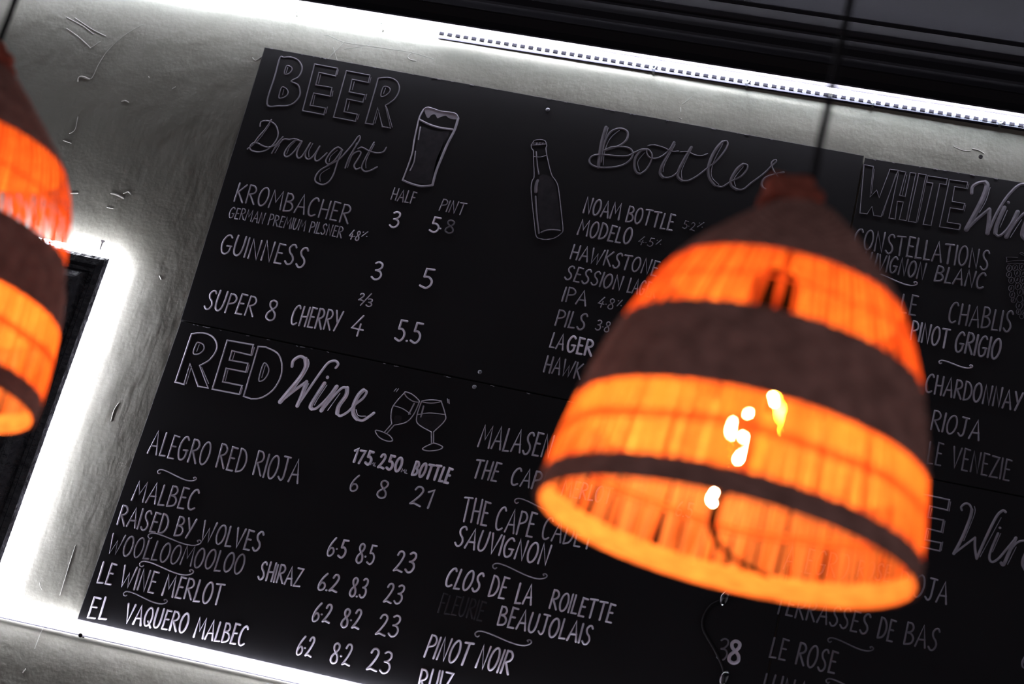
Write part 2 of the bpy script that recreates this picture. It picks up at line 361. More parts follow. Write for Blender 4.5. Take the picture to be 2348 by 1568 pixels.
# ================================================================ what is written on the boards, in metres on the wall (x, z)
TEXT = [
('beer',3,3.4,'KROMBACHER',(-1.3046,2.8464),(-1.0681,2.842),(-1.3056,2.885)),
('beer',3,2.4,'GERMAN PREMIUM PILSNER',(-1.3051,2.8097),(-1.0723,2.8097),(-1.3057,2.8321)),
('beer',4,2.4,'4:8',(-1.0571,2.8103),(-1.0379,2.8098),(-1.0573,2.8299)),
('beer',4,2.0,'%',(-1.0335,2.8199),(-1.0222,2.8204),(-1.0341,2.8316)),
('beer',4,3.6,'GUINNESS',(-1.3002,2.7342),(-1.1269,2.7355),(-1.3018,2.7748)),
('beer',5,3.6,'SUPER',(-1.2966,2.6153),(-1.1974,2.6184),(-1.2969,2.6553)),
('beer',5,3.6,'8',(-1.1711,2.6173),(-1.1535,2.618),(-1.1737,2.6573)),
('beer',5,3.6,'CHERRY',(-1.1207,2.6185),(-1.0242,2.6203),(-1.1219,2.6587)),
('beer',5,3.6,'4',(-1.0005,2.6193),(-0.9783,2.6192),(-1.0022,2.661)),
('beer',3,2.6,'HALF',(-0.9982,2.9069),(-0.9515,2.9056),(-0.9976,2.9312)),
('beer',3,2.6,'PINT',(-0.8991,2.9022),(-0.8503,2.9007),(-0.8971,2.9265)),
('beer',5,3.6,'3',(-0.9856,2.8506),(-0.9695,2.8517),(-0.9873,2.8835)),
('beer',5,3.6,'5',(-0.9063,2.8545),(-0.8895,2.8552),(-0.9077,2.8845)),
('beer',5,3.6,'.',(-0.8867,2.8647),(-0.8836,2.8647),(-0.8865,2.8737)),
('beer',1,3.6,'8',(-0.8759,2.8584),(-0.8604,2.8591),(-0.8777,2.8852)),
('beer',5,4.0,'3',(-0.9917,2.7383),(-0.9735,2.739),(-0.9941,2.7756)),
('beer',5,4.0,'5',(-0.895,2.7379),(-0.8734,2.7394),(-0.8965,2.7779)),
('beer',4,2.8,'2',(-1.0035,2.6912),(-0.9943,2.6909),(-1.0034,2.7049)),
('beer',4,2.8,'3',(-0.9867,2.6823),(-0.9762,2.6821),(-0.9879,2.6978)),
('beer',5,4.0,'5.5',(-0.9141,2.6257),(-0.8672,2.6284),(-0.9155,2.6672)),
('red',4,3.6,'ALEGRO RED RIOJA',(-1.3155,2.3139),(-1.0185,2.3154),(-1.3172,2.3585)),
('red',4,3.6,'6',(-0.9192,2.3228),(-0.9063,2.3229),(-0.9194,2.3542)),
('red',4,3.6,'8',(-0.8664,2.3217),(-0.85,2.3217),(-0.8669,2.3541)),
('red',4,3.8,'21',(-0.8023,2.3219),(-0.7646,2.3201),(-0.7997,2.356)),
('red',6,5.0,'175',(-0.9295,2.3779),(-0.8946,2.3775),(-0.9294,2.4026)),
('red',4,1.8,'ML',(-0.8934,2.3784),(-0.884,2.3777),(-0.8937,2.3845)),
('red',6,5.0,'250',(-0.8786,2.3768),(-0.837,2.3772),(-0.8786,2.4032)),
('red',4,1.8,'ML',(-0.8341,2.3773),(-0.8224,2.3762),(-0.8344,2.3836)),
('red',6,5.0,'BOTTLE',(-0.8133,2.3755),(-0.7437,2.3741),(-0.8119,2.4023)),
('red',4,3.8,'MALBEC',(-1.3168,2.2205),(-1.1937,2.2256),(-1.3173,2.2587)),
('red',4,3.8,'RAISED BY WOLVES',(-1.3299,2.1696),(-1.0522,2.1761),(-1.331,2.2066)),
('red',3,3.6,'WOOLLOOMOOLOO',(-1.3309,2.1143),(-1.0724,2.129),(-1.3316,2.1505)),
('red',5,3.6,'SHIRAZ',(-1.0396,2.1268),(-0.9598,2.1305),(-1.0408,2.1601)),
('red',5,3.8,'LE WINE MERLOT',(-1.3319,2.0582),(-1.0941,2.0653),(-1.3334,2.0963)),
('red',6,3.8,'EL',(-1.3296,1.9926),(-1.2941,1.995),(-1.3314,2.0313)),
('red',6,3.8,'VAQUERO',(-1.2597,1.9978),(-1.142,2.0033),(-1.2612,2.0322)),
('red',6,3.8,'MALBEC',(-1.1244,1.9998),(-1.0294,2.0049),(-1.1258,2.035)),
('red',5,3.8,'6:5',(-0.9272,2.1953),(-0.8944,2.1989),(-0.928,2.2288)),
('red',5,3.8,'8:5',(-0.8713,2.1939),(-0.8399,2.1978),(-0.8724,2.2291)),
('red',5,3.8,'23',(-0.7992,2.1947),(-0.7644,2.1969),(-0.7999,2.2316)),
('red',5,3.8,'6.2',(-0.9266,2.1325),(-0.8912,2.1338),(-0.9259,2.1642)),
('red',5,3.8,'8.3',(-0.8663,2.1332),(-0.8378,2.1355),(-0.868,2.1681)),
('red',5,3.8,'23',(-0.8018,2.1355),(-0.771,2.1377),(-0.802,2.1695)),
('red',5,3.8,'6:2',(-0.9209,2.075),(-0.8891,2.0769),(-0.9207,2.1082)),
('red',5,3.8,'8:2',(-0.8662,2.0755),(-0.8338,2.0784),(-0.8671,2.1092)),
('red',5,3.8,'23',(-0.8004,2.0757),(-0.7624,2.0785),(-0.8013,2.1134)),
('red',5,3.8,'6:2',(-0.9321,2.0094),(-0.9047,2.0112),(-0.9312,2.0434)),
('red',5,3.8,'8:2',(-0.8677,2.009),(-0.8323,2.0118),(-0.8689,2.0455)),
('red',5,3.8,'23',(-0.7993,2.0102),(-0.7594,2.0127),(-0.8005,2.0484)),
('red',4,3.6,'MALASEN',(-0.7068,2.4536),(-0.573,2.4583),(-0.707,2.4966)),
('red',4,3.6,'THE',(-0.7031,2.3943),(-0.6574,2.3952),(-0.7021,2.4294)),
('red',4,3.6,'CAPE',(-0.6311,2.3956),(-0.5631,2.3965),(-0.6297,2.4284)),
('red',4,3.4,'MERLOT',(-0.5353,2.3942),(-0.4455,2.3971),(-0.5358,2.4236)),
('red',4,3.4,'6.5',(-0.3258,2.3996),(-0.2971,2.4014),(-0.3275,2.4251)),
('red',5,3.6,'THE',(-0.7038,2.3104),(-0.6547,2.3105),(-0.7064,2.3546)),
('red',5,3.6,'CAPE',(-0.6387,2.3064),(-0.5687,2.3075),(-0.6393,2.3508)),
('red',4,3.6,'CADET',(-0.552,2.3072),(-0.4603,2.3075),(-0.5524,2.3478)),
('red',6,3.8,'SAUVIGNON',(-0.7028,2.2627),(-0.5308,2.262),(-0.702,2.2991)),
('red',6,3.8,'CLOS',(-0.7015,2.1865),(-0.6394,2.1881),(-0.6985,2.2221)),
('red',6,3.8,'DE',(-0.6199,2.1861),(-0.5909,2.1872),(-0.619,2.2238)),
('red',6,3.8,'LA',(-0.5702,2.1838),(-0.5419,2.1858),(-0.5702,2.2201)),
('red',5,3.6,'ROILETTE',(-0.5083,2.1879),(-0.395,2.1853),(-0.5076,2.2208)),
('red',5,3.8,'BEAUJOLAIS',(-0.5915,2.1386),(-0.4247,2.1391),(-0.5909,2.1734)),
('red',0,3.6,'FLEURIE',(-0.7013,2.139),(-0.6205,2.1405),(-0.7007,2.1728)),
('red',6,3.8,'PINOT NOIR',(-0.7053,2.0559),(-0.5518,2.0571),(-0.702,2.0959)),
('red',6,3.8,'RUIZ',(-0.7014,1.9947),(-0.6439,1.9968),(-0.7038,2.0346)),
('red',2,3.0,'3',(-0.202,2.1614),(-0.1852,2.164),(-0.2047,2.1999)),
('red',5,5.6,'8',(-0.181,2.1609),(-0.1633,2.1634),(-0.1845,2.1989)),
('beer',3,3.6,'NOAM BOTTLE',(-0.6237,2.949),(-0.4495,2.9436),(-0.6235,2.9813)),
('beer',1,2.0,'5:2',(-0.4315,2.9522),(-0.4081,2.9513),(-0.431,2.9682)),
('beer',1,2.0,'%',(-0.4039,2.9599),(-0.3939,2.9601),(-0.4031,2.9706)),
('beer',3,3.6,'MODELO',(-0.624,2.9019),(-0.522,2.9005),(-0.6235,2.9341)),
('beer',2,2.0,'4:5',(-0.5066,2.904),(-0.4793,2.9039),(-0.5055,2.9213)),
('beer',2,2.0,'%',(-0.4728,2.9105),(-0.4635,2.9109),(-0.4732,2.9212)),
('beer',3,3.4,'HAWKSTONE',(-0.6267,2.8513),(-0.4587,2.8471),(-0.6255,2.8812)),
('beer',3,3.4,'SESSION',(-0.6272,2.8077),(-0.5185,2.8057),(-0.6257,2.8361)),
('beer',3,3.2,'LAGER',(-0.5054,2.8045),(-0.4524,2.8033),(-0.5045,2.8334)),
('beer',3,3.4,'IPA',(-0.6211,2.7641),(-0.576,2.7619),(-0.6205,2.793)),
('beer',3,2.4,'4:8',(-0.5533,2.7655),(-0.5247,2.7646),(-0.5526,2.7863)),
('beer',3,2.2,'%',(-0.5175,2.7739),(-0.509,2.7742),(-0.5182,2.787)),
('beer',3,3.4,'PILS',(-0.623,2.7144),(-0.5675,2.7149),(-0.6225,2.7459)),
('beer',3,2.4,'3:8',(-0.5471,2.7194),(-0.5218,2.7192),(-0.5463,2.7393)),
('beer',4,3.4,'LA',(-0.6228,2.6691),(-0.5976,2.6679),(-0.6222,2.6988)),
('beer',6,4.4,'GER',(-0.5899,2.6666),(-0.5429,2.6672),(-0.5908,2.6977)),
('beer',3,3.4,'HAWK',(-0.6226,2.6199),(-0.5528,2.6172),(-0.6223,2.6516)),
('white',2,3.6,'CONSTELLATIONS',(-0.1115,2.9726),(0.1357,2.9742),(-0.113,3.0116)),
('white',2,3.6,'SAUVIGNON',(-0.1093,2.9374),(0.0254,2.9347),(-0.1091,2.97)),
('white',2,3.6,'BLANC',(0.045,2.9356),(0.1337,2.9355),(0.0466,2.9666)),
('white',2,3.4,'LE',(-0.0053,2.8606),(0.023,2.8608),(-0.0063,2.898)),
('white',2,3.4,'CHABLIS',(0.0826,2.8586),(0.1944,2.8605),(0.0825,2.8986)),
('white',4,3.6,'PINOT',(0.0222,2.8128),(0.0893,2.8079),(0.0215,2.8489)),
('white',3,3.8,'GRIGIO',(0.1023,2.8065),(0.1807,2.8035),(0.1031,2.8456)),
('white',3,3.6,'CHARDONNAY',(0.0645,2.7174),(0.2337,2.7153),(0.0642,2.7529)),
('white',3,3.4,'RIOJA',(0.0859,2.6496),(0.171,2.6467),(0.0869,2.6854)),
('white',2,3.2,'LE',(0.0905,2.5858),(0.1139,2.5854),(0.0887,2.6261)),
('white',2,3.2,'VENEZIE',(0.132,2.5866),(0.234,2.5828),(0.131,2.6257)),
('rose',2,3.2,'ALEGRO',(-0.1202,2.3444),(-0.011,2.3478),(-0.1207,2.3877)),
('rose',2,3.2,'ROSE',(0.0065,2.3574),(0.0612,2.3593),(0.0071,2.3871)),
('rose',3,3.4,'RIOJA',(0.079,2.3445),(0.1635,2.3411),(0.0805,2.3835)),
('rose',2,3.4,'TERRASSES',(-0.1214,2.2642),(0.0417,2.2605),(-0.1201,2.3)),
('rose',2,3.4,'DE',(0.0592,2.2575),(0.0853,2.2567),(0.0604,2.2941)),
('rose',2,3.4,'BAS',(0.1048,2.2566),(0.1598,2.2572),(0.1058,2.2945)),
('rose',2,3.4,'LE',(-0.1142,2.1853),(-0.0867,2.1851),(-0.1136,2.2204)),
('rose',2,3.4,'ROSE',(-0.0685,2.1831),(-0.0008,2.1807),(-0.0675,2.2208)),
('rose',2,3.4,'LUNA',(-0.1155,2.1194),(-0.0404,2.122),(-0.1148,2.1546)),
('rose',2,3.2,'6',(0.3036,2.2601),(0.3171,2.2605),(0.3045,2.2933)),
]
FLOURISH = [
('red',3,(-1.2849,2.284),(-1.2087,2.2833)),
('red',3,(-1.2647,2.1619),(-1.1634,2.1687)),
('red',4,(-1.2641,2.1079),(-1.161,2.1121)),
('red',2,(-1.2763,2.0486),(-1.1925,2.0498)),
('red',3,(-0.6154,2.3673),(-0.5235,2.3645)),
('red',3,(-0.6252,2.2413),(-0.5258,2.2411)),
('red',3,(-0.626,2.115),(-0.5248,2.1195)),
('white',3,(-0.0646,2.9248),(0.0153,2.922)),
('white',4,(0.0795,2.7797),(0.1386,2.7814)),
('rose',1,(-0.0218,2.2366),(0.0562,2.236)),
('rose',1,(-0.012,2.1663),(0.065,2.1649)),
]
DRAWING = [
('beer','heading',1,[('S',3.2,[(-1.3041,3.169),(-1.3027,3.1278),(-1.3005,3.0642),(-1.2744,3.0643),(-1.2566,3.0683),(-1.2453,3.078),(-1.2402,3.0929),(-1.2426,3.1052),(-1.2506,3.1166),(-1.2658,3.1223),(-1.2544,3.1339),(-1.2519,3.1498),(-1.2566,3.1619),(-1.2678,3.1715),(-1.283,3.1745),(-1.2965,3.1716)]),('S',2.4,[(-1.2857,3.1528),(-1.285,3.1367),(-1.2768,3.1371),(-1.2722,3.1457),(-1.2745,3.1522),(-1.2807,3.1545)]),('S',2.4,[(-1.2815,3.1046),(-1.281,3.0825),(-1.2726,3.0825),(-1.2656,3.0909),(-1.267,3.0996),(-1.2733,3.1048)]),('l',1.6,[(-1.282,3.1509),(-1.2818,3.138)]),('l',1.6,[(-1.276,3.1018),(-1.2751,3.0892)]),('L',2.4,[(-1.2298,3.1679),(-1.1809,3.1668),(-1.1802,3.1492),(-1.2155,3.1511),(-1.2144,3.1226),(-1.1803,3.1228),(-1.1783,3.1033),(-1.2132,3.1041),(-1.2129,3.0762),(-1.1805,3.0757),(-1.1797,3.0612),(-1.2246,3.0621)]),('l',1.6,[(-1.1785,3.1641),(-1.1781,3.1527)]),('l',1.6,[(-1.176,3.1159),(-1.175,3.1041)]),('l',1.6,[(-1.1773,3.0793),(-1.1768,3.065)]),('l',1.6,[(-1.2109,3.1473),(-1.2098,3.127)]),('l',1.6,[(-1.2097,3.1004),(-1.208,3.0796)]),('L',2.4,[(-1.1614,3.1646),(-1.1116,3.1632),(-1.1098,3.1464),(-1.1445,3.1479),(-1.1429,3.1193),(-1.1098,3.1184),(-1.1092,3.1018),(-1.143,3.1033),(-1.1409,3.0748),(-1.1131,3.074),(-1.1125,3.0583),(-1.1588,3.0594)]),('l',1.6,[(-1.1081,3.1588),(-1.1076,3.1468)]),('l',1.6,[(-1.1065,3.1208),(-1.1064,3.1089)]),('l',1.6,[(-1.1098,3.0746),(-1.1097,3.0633)]),('l',1.6,[(-1.1391,3.1437),(-1.1382,3.1253)]),('l',1.6,[(-1.1364,3.0989),(-1.1352,3.0794)]),('l',2.6,[(-1.0931,3.1596),(-1.0918,3.0578),(-1.0761,3.0581),(-1.0766,3.0953),(-1.0563,3.0567),(-1.0393,3.0566),(-1.0625,3.1034)]),('s',2.6,[(-1.0625,3.1034),(-1.0484,3.1199),(-1.0443,3.1409),(-1.0508,3.1562),(-1.0626,3.1636),(-1.0768,3.1643),(-1.0931,3.1596)]),('S',2.2,[(-1.0777,3.142),(-1.0776,3.1227),(-1.0692,3.1237),(-1.0626,3.1338),(-1.0639,3.1412),(-1.0702,3.1444)]),('l',1.6,[(-1.0727,3.1408),(-1.0734,3.128)]),('l',1.6,[(-1.0593,3.1002),(-1.0366,3.0591)]),('l',1.6,[(-1.0729,3.0902),(-1.073,3.0612)])]),
('beer','heading',2,[('s',3.2,[(-1.2817,3.0312),(-1.287,3.0108),(-1.2969,2.9888),(-1.3024,2.9715),(-1.3108,2.9604)]),('s',3.0,[(-1.3001,3.0135),(-1.301,3.0222),(-1.2941,3.0267),(-1.2824,3.0273),(-1.2701,3.0215),(-1.2607,3.0081),(-1.2582,2.9934),(-1.2629,2.9775),(-1.2731,2.9643),(-1.2877,2.9579),(-1.3022,2.959),(-1.307,2.9656),(-1.3042,2.9737),(-1.2956,2.9765),(-1.2827,2.9726),(-1.2706,2.9716),(-1.2585,2.9783),(-1.2524,2.9895),(-1.2477,2.9991)]),('s',3.0,[(-1.2477,2.9991),(-1.2547,2.9815),(-1.2596,2.9598)]),('s',3.0,[(-1.2579,2.9684),(-1.2506,2.9835),(-1.2443,2.994),(-1.233,2.9955),(-1.2246,2.9991),(-1.2137,2.9978)]),('s',3.4,[(-1.2086,2.9963),(-1.2193,2.9968),(-1.228,2.9864),(-1.2338,2.9704),(-1.2328,2.9606),(-1.2258,2.9589),(-1.2165,2.9711),(-1.2075,2.9965),(-1.2101,2.9772),(-1.2088,2.965),(-1.2027,2.9599),(-1.1967,2.9672),(-1.1891,2.9961)]),('s',3.2,[(-1.1891,2.9961),(-1.1927,2.9779),(-1.1901,2.9647),(-1.1821,2.9612),(-1.1745,2.9713),(-1.1681,2.9937),(-1.1719,2.9743),(-1.1696,2.9623),(-1.1634,2.961),(-1.1558,2.9711),(-1.1504,2.9808)]),('s',3.2,[(-1.1212,2.9924),(-1.1317,2.9967),(-1.1415,2.9861),(-1.1474,2.9701),(-1.1466,2.9616),(-1.1393,2.958),(-1.1299,2.9697),(-1.1223,2.9922),(-1.1241,2.9658),(-1.1245,2.9385),(-1.1297,2.9203),(-1.1403,2.9127),(-1.1539,2.9158),(-1.1583,2.9248),(-1.154,2.9404),(-1.1397,2.9554),(-1.1233,2.9709),(-1.114,2.9875),(-1.1054,3.0065),(-1.0975,3.0279),(-1.0937,3.0211),(-1.099,3.0002),(-1.1041,2.9769),(-1.1051,2.9557)]),('s',3.2,[(-1.1045,2.962),(-1.0995,2.9852),(-1.0897,2.9957),(-1.0832,2.9932),(-1.0859,2.9778),(-1.0892,2.9648),(-1.0836,2.9572),(-1.0766,2.961)]),('s',3.2,[(-1.0635,3.0204),(-1.0694,2.9933),(-1.0734,2.9702),(-1.0719,2.9606),(-1.0648,2.9558),(-1.0543,2.9595),(-1.0433,2.9696)]),('s',3.0,[(-1.0912,3.0011),(-1.0843,3.0054),(-1.0691,3.0007),(-1.0524,2.9989),(-1.0399,3.0036),(-1.0364,3.0142)]),('l',1.5,[(-1.2816,3.0206),(-1.2909,2.9924),(-1.2979,2.9761)]),('l',1.5,[(-1.2496,2.98),(-1.2536,2.9617)]),('s',1.5,[(-1.1839,2.9958),(-1.1872,2.979),(-1.1834,2.9659)]),('s',1.5,[(-1.2205,2.9928),(-1.2281,2.9789),(-1.2295,2.9637)]),('s',1.5,[(-1.1311,2.9905),(-1.1407,2.9751),(-1.1407,2.9627)]),('s',1.5,[(-1.1359,2.95),(-1.1498,2.9338),(-1.1465,2.9184)]),('l',1.5,[(-1.0979,3.0129),(-1.101,2.9577)]),('s',1.5,[(-1.0617,3.0158),(-1.0683,2.9811),(-1.0645,2.9632)])]),
('beer','heading',1,[('s',6.5,[(-0.6212,3.135),(-0.6222,3.1053),(-0.6201,3.0764),(-0.6164,3.0478)]),('s',4.5,[(-0.6142,3.0604),(-0.6147,3.0725),(-0.6169,3.1014),(-0.6111,3.1246),(-0.5991,3.1354),(-0.5861,3.137),(-0.577,3.1308),(-0.5759,3.1163),(-0.585,3.1024),(-0.6004,3.0922),(-0.6152,3.0841)]),('s',4.0,[(-0.6152,3.0841),(-0.6009,3.0946),(-0.5821,3.0993),(-0.5664,3.0985),(-0.558,3.0903),(-0.5585,3.078),(-0.5676,3.0642),(-0.5872,3.0537),(-0.6147,3.0482),(-0.6309,3.0512),(-0.6369,3.0599),(-0.6329,3.0696),(-0.6208,3.075),(-0.6036,3.077),(-0.5818,3.0786),(-0.5651,3.0829),(-0.554,3.0922),(-0.5426,3.1004),(-0.532,3.1024)]),('s',5.0,[(-0.532,3.1024),(-0.5431,3.0979),(-0.5506,3.0819),(-0.5486,3.0629),(-0.5415,3.0509),(-0.5345,3.049)]),('s',3.4,[(-0.5345,3.049),(-0.5249,3.06),(-0.5195,3.0804),(-0.5215,3.0946),(-0.531,3.1031),(-0.5315,3.0952),(-0.5242,3.0868),(-0.5131,3.0864),(-0.5015,3.0934),(-0.4914,3.1075),(-0.4844,3.1263)]),('s',6.0,[(-0.4844,3.1263),(-0.4898,3.1004),(-0.4964,3.075),(-0.497,3.0579),(-0.4898,3.0497)]),('s',3.6,[(-0.4898,3.0497),(-0.4772,3.052),(-0.4664,3.0625),(-0.4596,3.0818),(-0.4497,3.1224)]),('s',2.6,[(-0.5326,3.1101),(-0.5214,3.1141),(-0.5034,3.1125),(-0.4848,3.1074),(-0.4726,3.1097)]),('s',6.0,[(-0.4497,3.1224),(-0.4579,3.0942),(-0.4634,3.069),(-0.4617,3.0561),(-0.4528,3.0498)]),('s',3.6,[(-0.4528,3.0498),(-0.4402,3.0522),(-0.4256,3.0652),(-0.4102,3.085),(-0.3982,3.1004),(-0.3874,3.1218),(-0.3828,3.1396),(-0.3862,3.1475),(-0.3933,3.145)]),('s',2.6,[(-0.4686,3.1087),(-0.455,3.1117),(-0.4389,3.1074),(-0.426,3.1086),(-0.4164,3.1145)]),('s',6.0,[(-0.3933,3.145),(-0.4019,3.1288),(-0.408,3.1059),(-0.4084,3.0817),(-0.4015,3.0637),(-0.3892,3.0517)]),('s',3.6,[(-0.3892,3.0517),(-0.376,3.0505),(-0.366,3.0596),(-0.3589,3.0669),(-0.3442,3.0792),(-0.3366,3.095),(-0.3374,3.1045),(-0.3451,3.1055)]),('s',6.0,[(-0.3451,3.1055),(-0.3553,3.0916),(-0.3615,3.0688),(-0.3578,3.0563),(-0.347,3.0505)]),('s',3.6,[(-0.347,3.0505),(-0.3347,3.0535),(-0.3227,3.0689),(-0.304,3.0915),(-0.2907,3.1132),(-0.285,3.1226),(-0.2886,3.1244),(-0.293,3.1163),(-0.2863,3.102),(-0.2756,3.0908)]),('s',4.5,[(-0.267,3.102),(-0.2848,3.0939),(-0.2989,3.0841),(-0.3031,3.0726),(-0.2992,3.0637),(-0.2888,3.0598)]),('s',1.6,[(-0.6167,3.1346),(-0.6174,3.1038),(-0.6158,3.0772)]),('s',1.6,[(-0.594,3.1326),(-0.6073,3.113),(-0.6121,3.0852),(-0.6083,3.0542)]),('s',1.6,[(-0.5357,3.0944),(-0.5443,3.0734),(-0.537,3.0553)]),('s',1.6,[(-0.4815,3.1227),(-0.4921,3.0806),(-0.4923,3.0612)]),('s',1.6,[(-0.4487,3.1178),(-0.4576,3.0725),(-0.4537,3.054)]),('s',1.6,[(-0.3923,3.1403),(-0.4019,3.0973),(-0.3993,3.0689),(-0.3822,3.0542)]),('s',1.6,[(-0.344,3.0997),(-0.3557,3.0723),(-0.3503,3.0565)])]),
('beer','pint_drawing',3,[('s',3.2,[(-0.985,3.1081),(-0.9884,3.0904),(-0.9875,3.0655),(-0.9854,3.036),(-0.9824,3.0118),(-0.9831,2.9845),(-0.9858,2.9521)]),('s',4.5,[(-0.9856,2.9514),(-0.9674,2.947),(-0.9465,2.9455),(-0.9253,2.9512)]),('s',5.0,[(-0.9121,3.1018),(-0.9125,3.0768),(-0.9192,3.0408),(-0.9231,3.0079),(-0.9257,2.9829),(-0.9253,2.9512)]),('s',2.6,[(-0.985,3.1081),(-0.9816,3.1125),(-0.9729,3.1146),(-0.9512,3.111),(-0.933,3.1118),(-0.9189,3.1105),(-0.911,3.102)]),('f',0,[(-0.9828,3.1085),(-0.975,3.1137),(-0.9619,3.1123),(-0.9487,3.1102),(-0.9329,3.1113),(-0.9188,3.1101),(-0.9111,3.1025),(-0.917,3.0984),(-0.9296,3.0986),(-0.9376,3.1027),(-0.9478,3.0978),(-0.9526,3.0944),(-0.9591,3.1015),(-0.9665,3.0989),(-0.9702,3.0912),(-0.9758,3.0952)]),('s',4.4,[(-0.9878,3.0855),(-0.9656,3.0783),(-0.9418,3.0751),(-0.9169,3.076)]),('s',3.4,[(-0.9812,3.0692),(-0.9796,3.0545),(-0.9779,3.0424)]),('s',3.6,[(-0.9772,3.0165),(-0.9741,2.9936),(-0.9768,2.9739)])]),
('beer','chalk_shading',0,[('f',0,[(-0.9794,3.0695),(-0.9628,3.0676),(-0.9397,3.0668),(-0.9211,3.0702),(-0.9282,3.0317),(-0.9317,3.0014),(-0.9298,2.9552),(-0.9457,2.951),(-0.9661,2.9509),(-0.981,2.9554),(-0.9764,2.9981),(-0.98,3.037)])]),
('beer','bottle_drawing',2,[('s',1.8,[(-0.7558,3.0714),(-0.7533,3.064),(-0.7486,3.0588),(-0.7432,3.0389),(-0.7342,3.0065),(-0.7358,2.9965),(-0.7339,2.9799),(-0.7245,2.9503),(-0.7109,2.9121),(-0.7011,2.8854),(-0.6922,2.8805),(-0.6792,2.8813),(-0.6652,2.8871),(-0.6548,2.899),(-0.6538,2.9087),(-0.6651,2.9423),(-0.6818,2.9896),(-0.691,3.0048),(-0.7012,3.0151),(-0.7116,3.035),(-0.7209,3.0553),(-0.726,3.0691),(-0.7257,3.0753),(-0.7293,3.0808)]),('s',1.8,[(-0.7558,3.0714),(-0.754,3.0762),(-0.7519,3.0815),(-0.7427,3.0852),(-0.7325,3.0851),(-0.7279,3.0798)]),('s',2.2,[(-0.755,3.0711),(-0.7411,3.0741),(-0.7276,3.0786)]),('s',1.8,[(-0.7453,3.0478),(-0.7327,3.0487),(-0.7204,3.0549)]),('l',1.2,[(-0.753,3.0769),(-0.7514,3.073)]),('l',1.2,[(-0.7502,3.0774),(-0.7486,3.0735)]),('l',1.2,[(-0.7474,3.0779),(-0.7458,3.074)]),('l',1.2,[(-0.7446,3.0784),(-0.743,3.0745)]),('l',1.2,[(-0.7418,3.0789),(-0.7402,3.075)]),('l',1.2,[(-0.739,3.0794),(-0.7374,3.0756)]),('l',1.2,[(-0.7362,3.08),(-0.7346,3.0761)]),('l',1.2,[(-0.7335,3.0805),(-0.7318,3.0766)]),('s',2.8,[(-0.743,3.0586),(-0.734,3.0309),(-0.7267,3.0127)]),('s',6.5,[(-0.7252,2.9989),(-0.7258,2.9886),(-0.7234,2.9751)]),('s',3.4,[(-0.7215,2.9653),(-0.7105,2.9289),(-0.6969,2.891)]),('s',3.0,[(-0.6931,2.8934),(-0.6856,2.8991),(-0.6734,2.9031),(-0.6583,2.9043)])]),
('beer','chalk_shading',0,[('f',0,[(-0.7241,3.0084),(-0.7039,3.0121),(-0.692,2.9998),(-0.6839,2.9844),(-0.658,2.9079),(-0.6741,2.906),(-0.69,2.899),(-0.6997,2.9071),(-0.7156,2.9592)])]),
('red','heading',4,[('l',3.2,[(-1.2936,2.5648),(-1.3044,2.5601),(-1.3059,2.4604),(-1.288,2.4594),(-1.289,2.5012),(-1.2598,2.4611),(-1.2397,2.4615),(-1.2693,2.5015)]),('s',3.2,[(-1.2693,2.5015),(-1.2542,2.5162),(-1.2469,2.5368),(-1.2505,2.5516),(-1.2626,2.5631),(-1.2791,2.567),(-1.2936,2.5648)]),('S',2.8,[(-1.2887,2.544),(-1.2893,2.5237),(-1.278,2.5244),(-1.2714,2.5344),(-1.2748,2.5436),(-1.2832,2.546)]),('l',1.8,[(-1.2829,2.542),(-1.2836,2.5279)]),('l',1.8,[(-1.2846,2.4969),(-1.284,2.4611)]),('l',1.8,[(-1.2647,2.4993),(-1.2415,2.4703)]),('L',3.2,[(-1.2317,2.5615),(-1.1791,2.5627),(-1.1773,2.5415),(-1.2163,2.5429),(-1.2157,2.5239),(-1.1781,2.5244),(-1.1773,2.5068),(-1.217,2.5065),(-1.2156,2.4792),(-1.1764,2.4789),(-1.1765,2.4615),(-1.2311,2.4611)]),('l',1.8,[(-1.1755,2.5578),(-1.175,2.5419)]),('l',1.8,[(-1.175,2.5219),(-1.1743,2.5068)]),('l',1.8,[(-1.1745,2.4747),(-1.1745,2.4626)]),('l',1.8,[(-1.2099,2.5396),(-1.21,2.5251)]),('l',1.8,[(-1.2125,2.5037),(-1.2112,2.4825)]),('l',3.2,[(-1.1535,2.5628),(-1.1687,2.5611),(-1.1675,2.4594),(-1.152,2.4574)]),('s',3.2,[(-1.152,2.4574),(-1.1329,2.4634),(-1.1151,2.4837),(-1.1086,2.5124),(-1.1149,2.5386),(-1.1289,2.5558),(-1.1535,2.5628)]),('S',2.8,[(-1.1484,2.5304),(-1.1482,2.4968),(-1.1389,2.4986),(-1.1343,2.5133),(-1.1377,2.5248)]),('l',1.8,[(-1.1442,2.5266),(-1.1439,2.5022)])]),
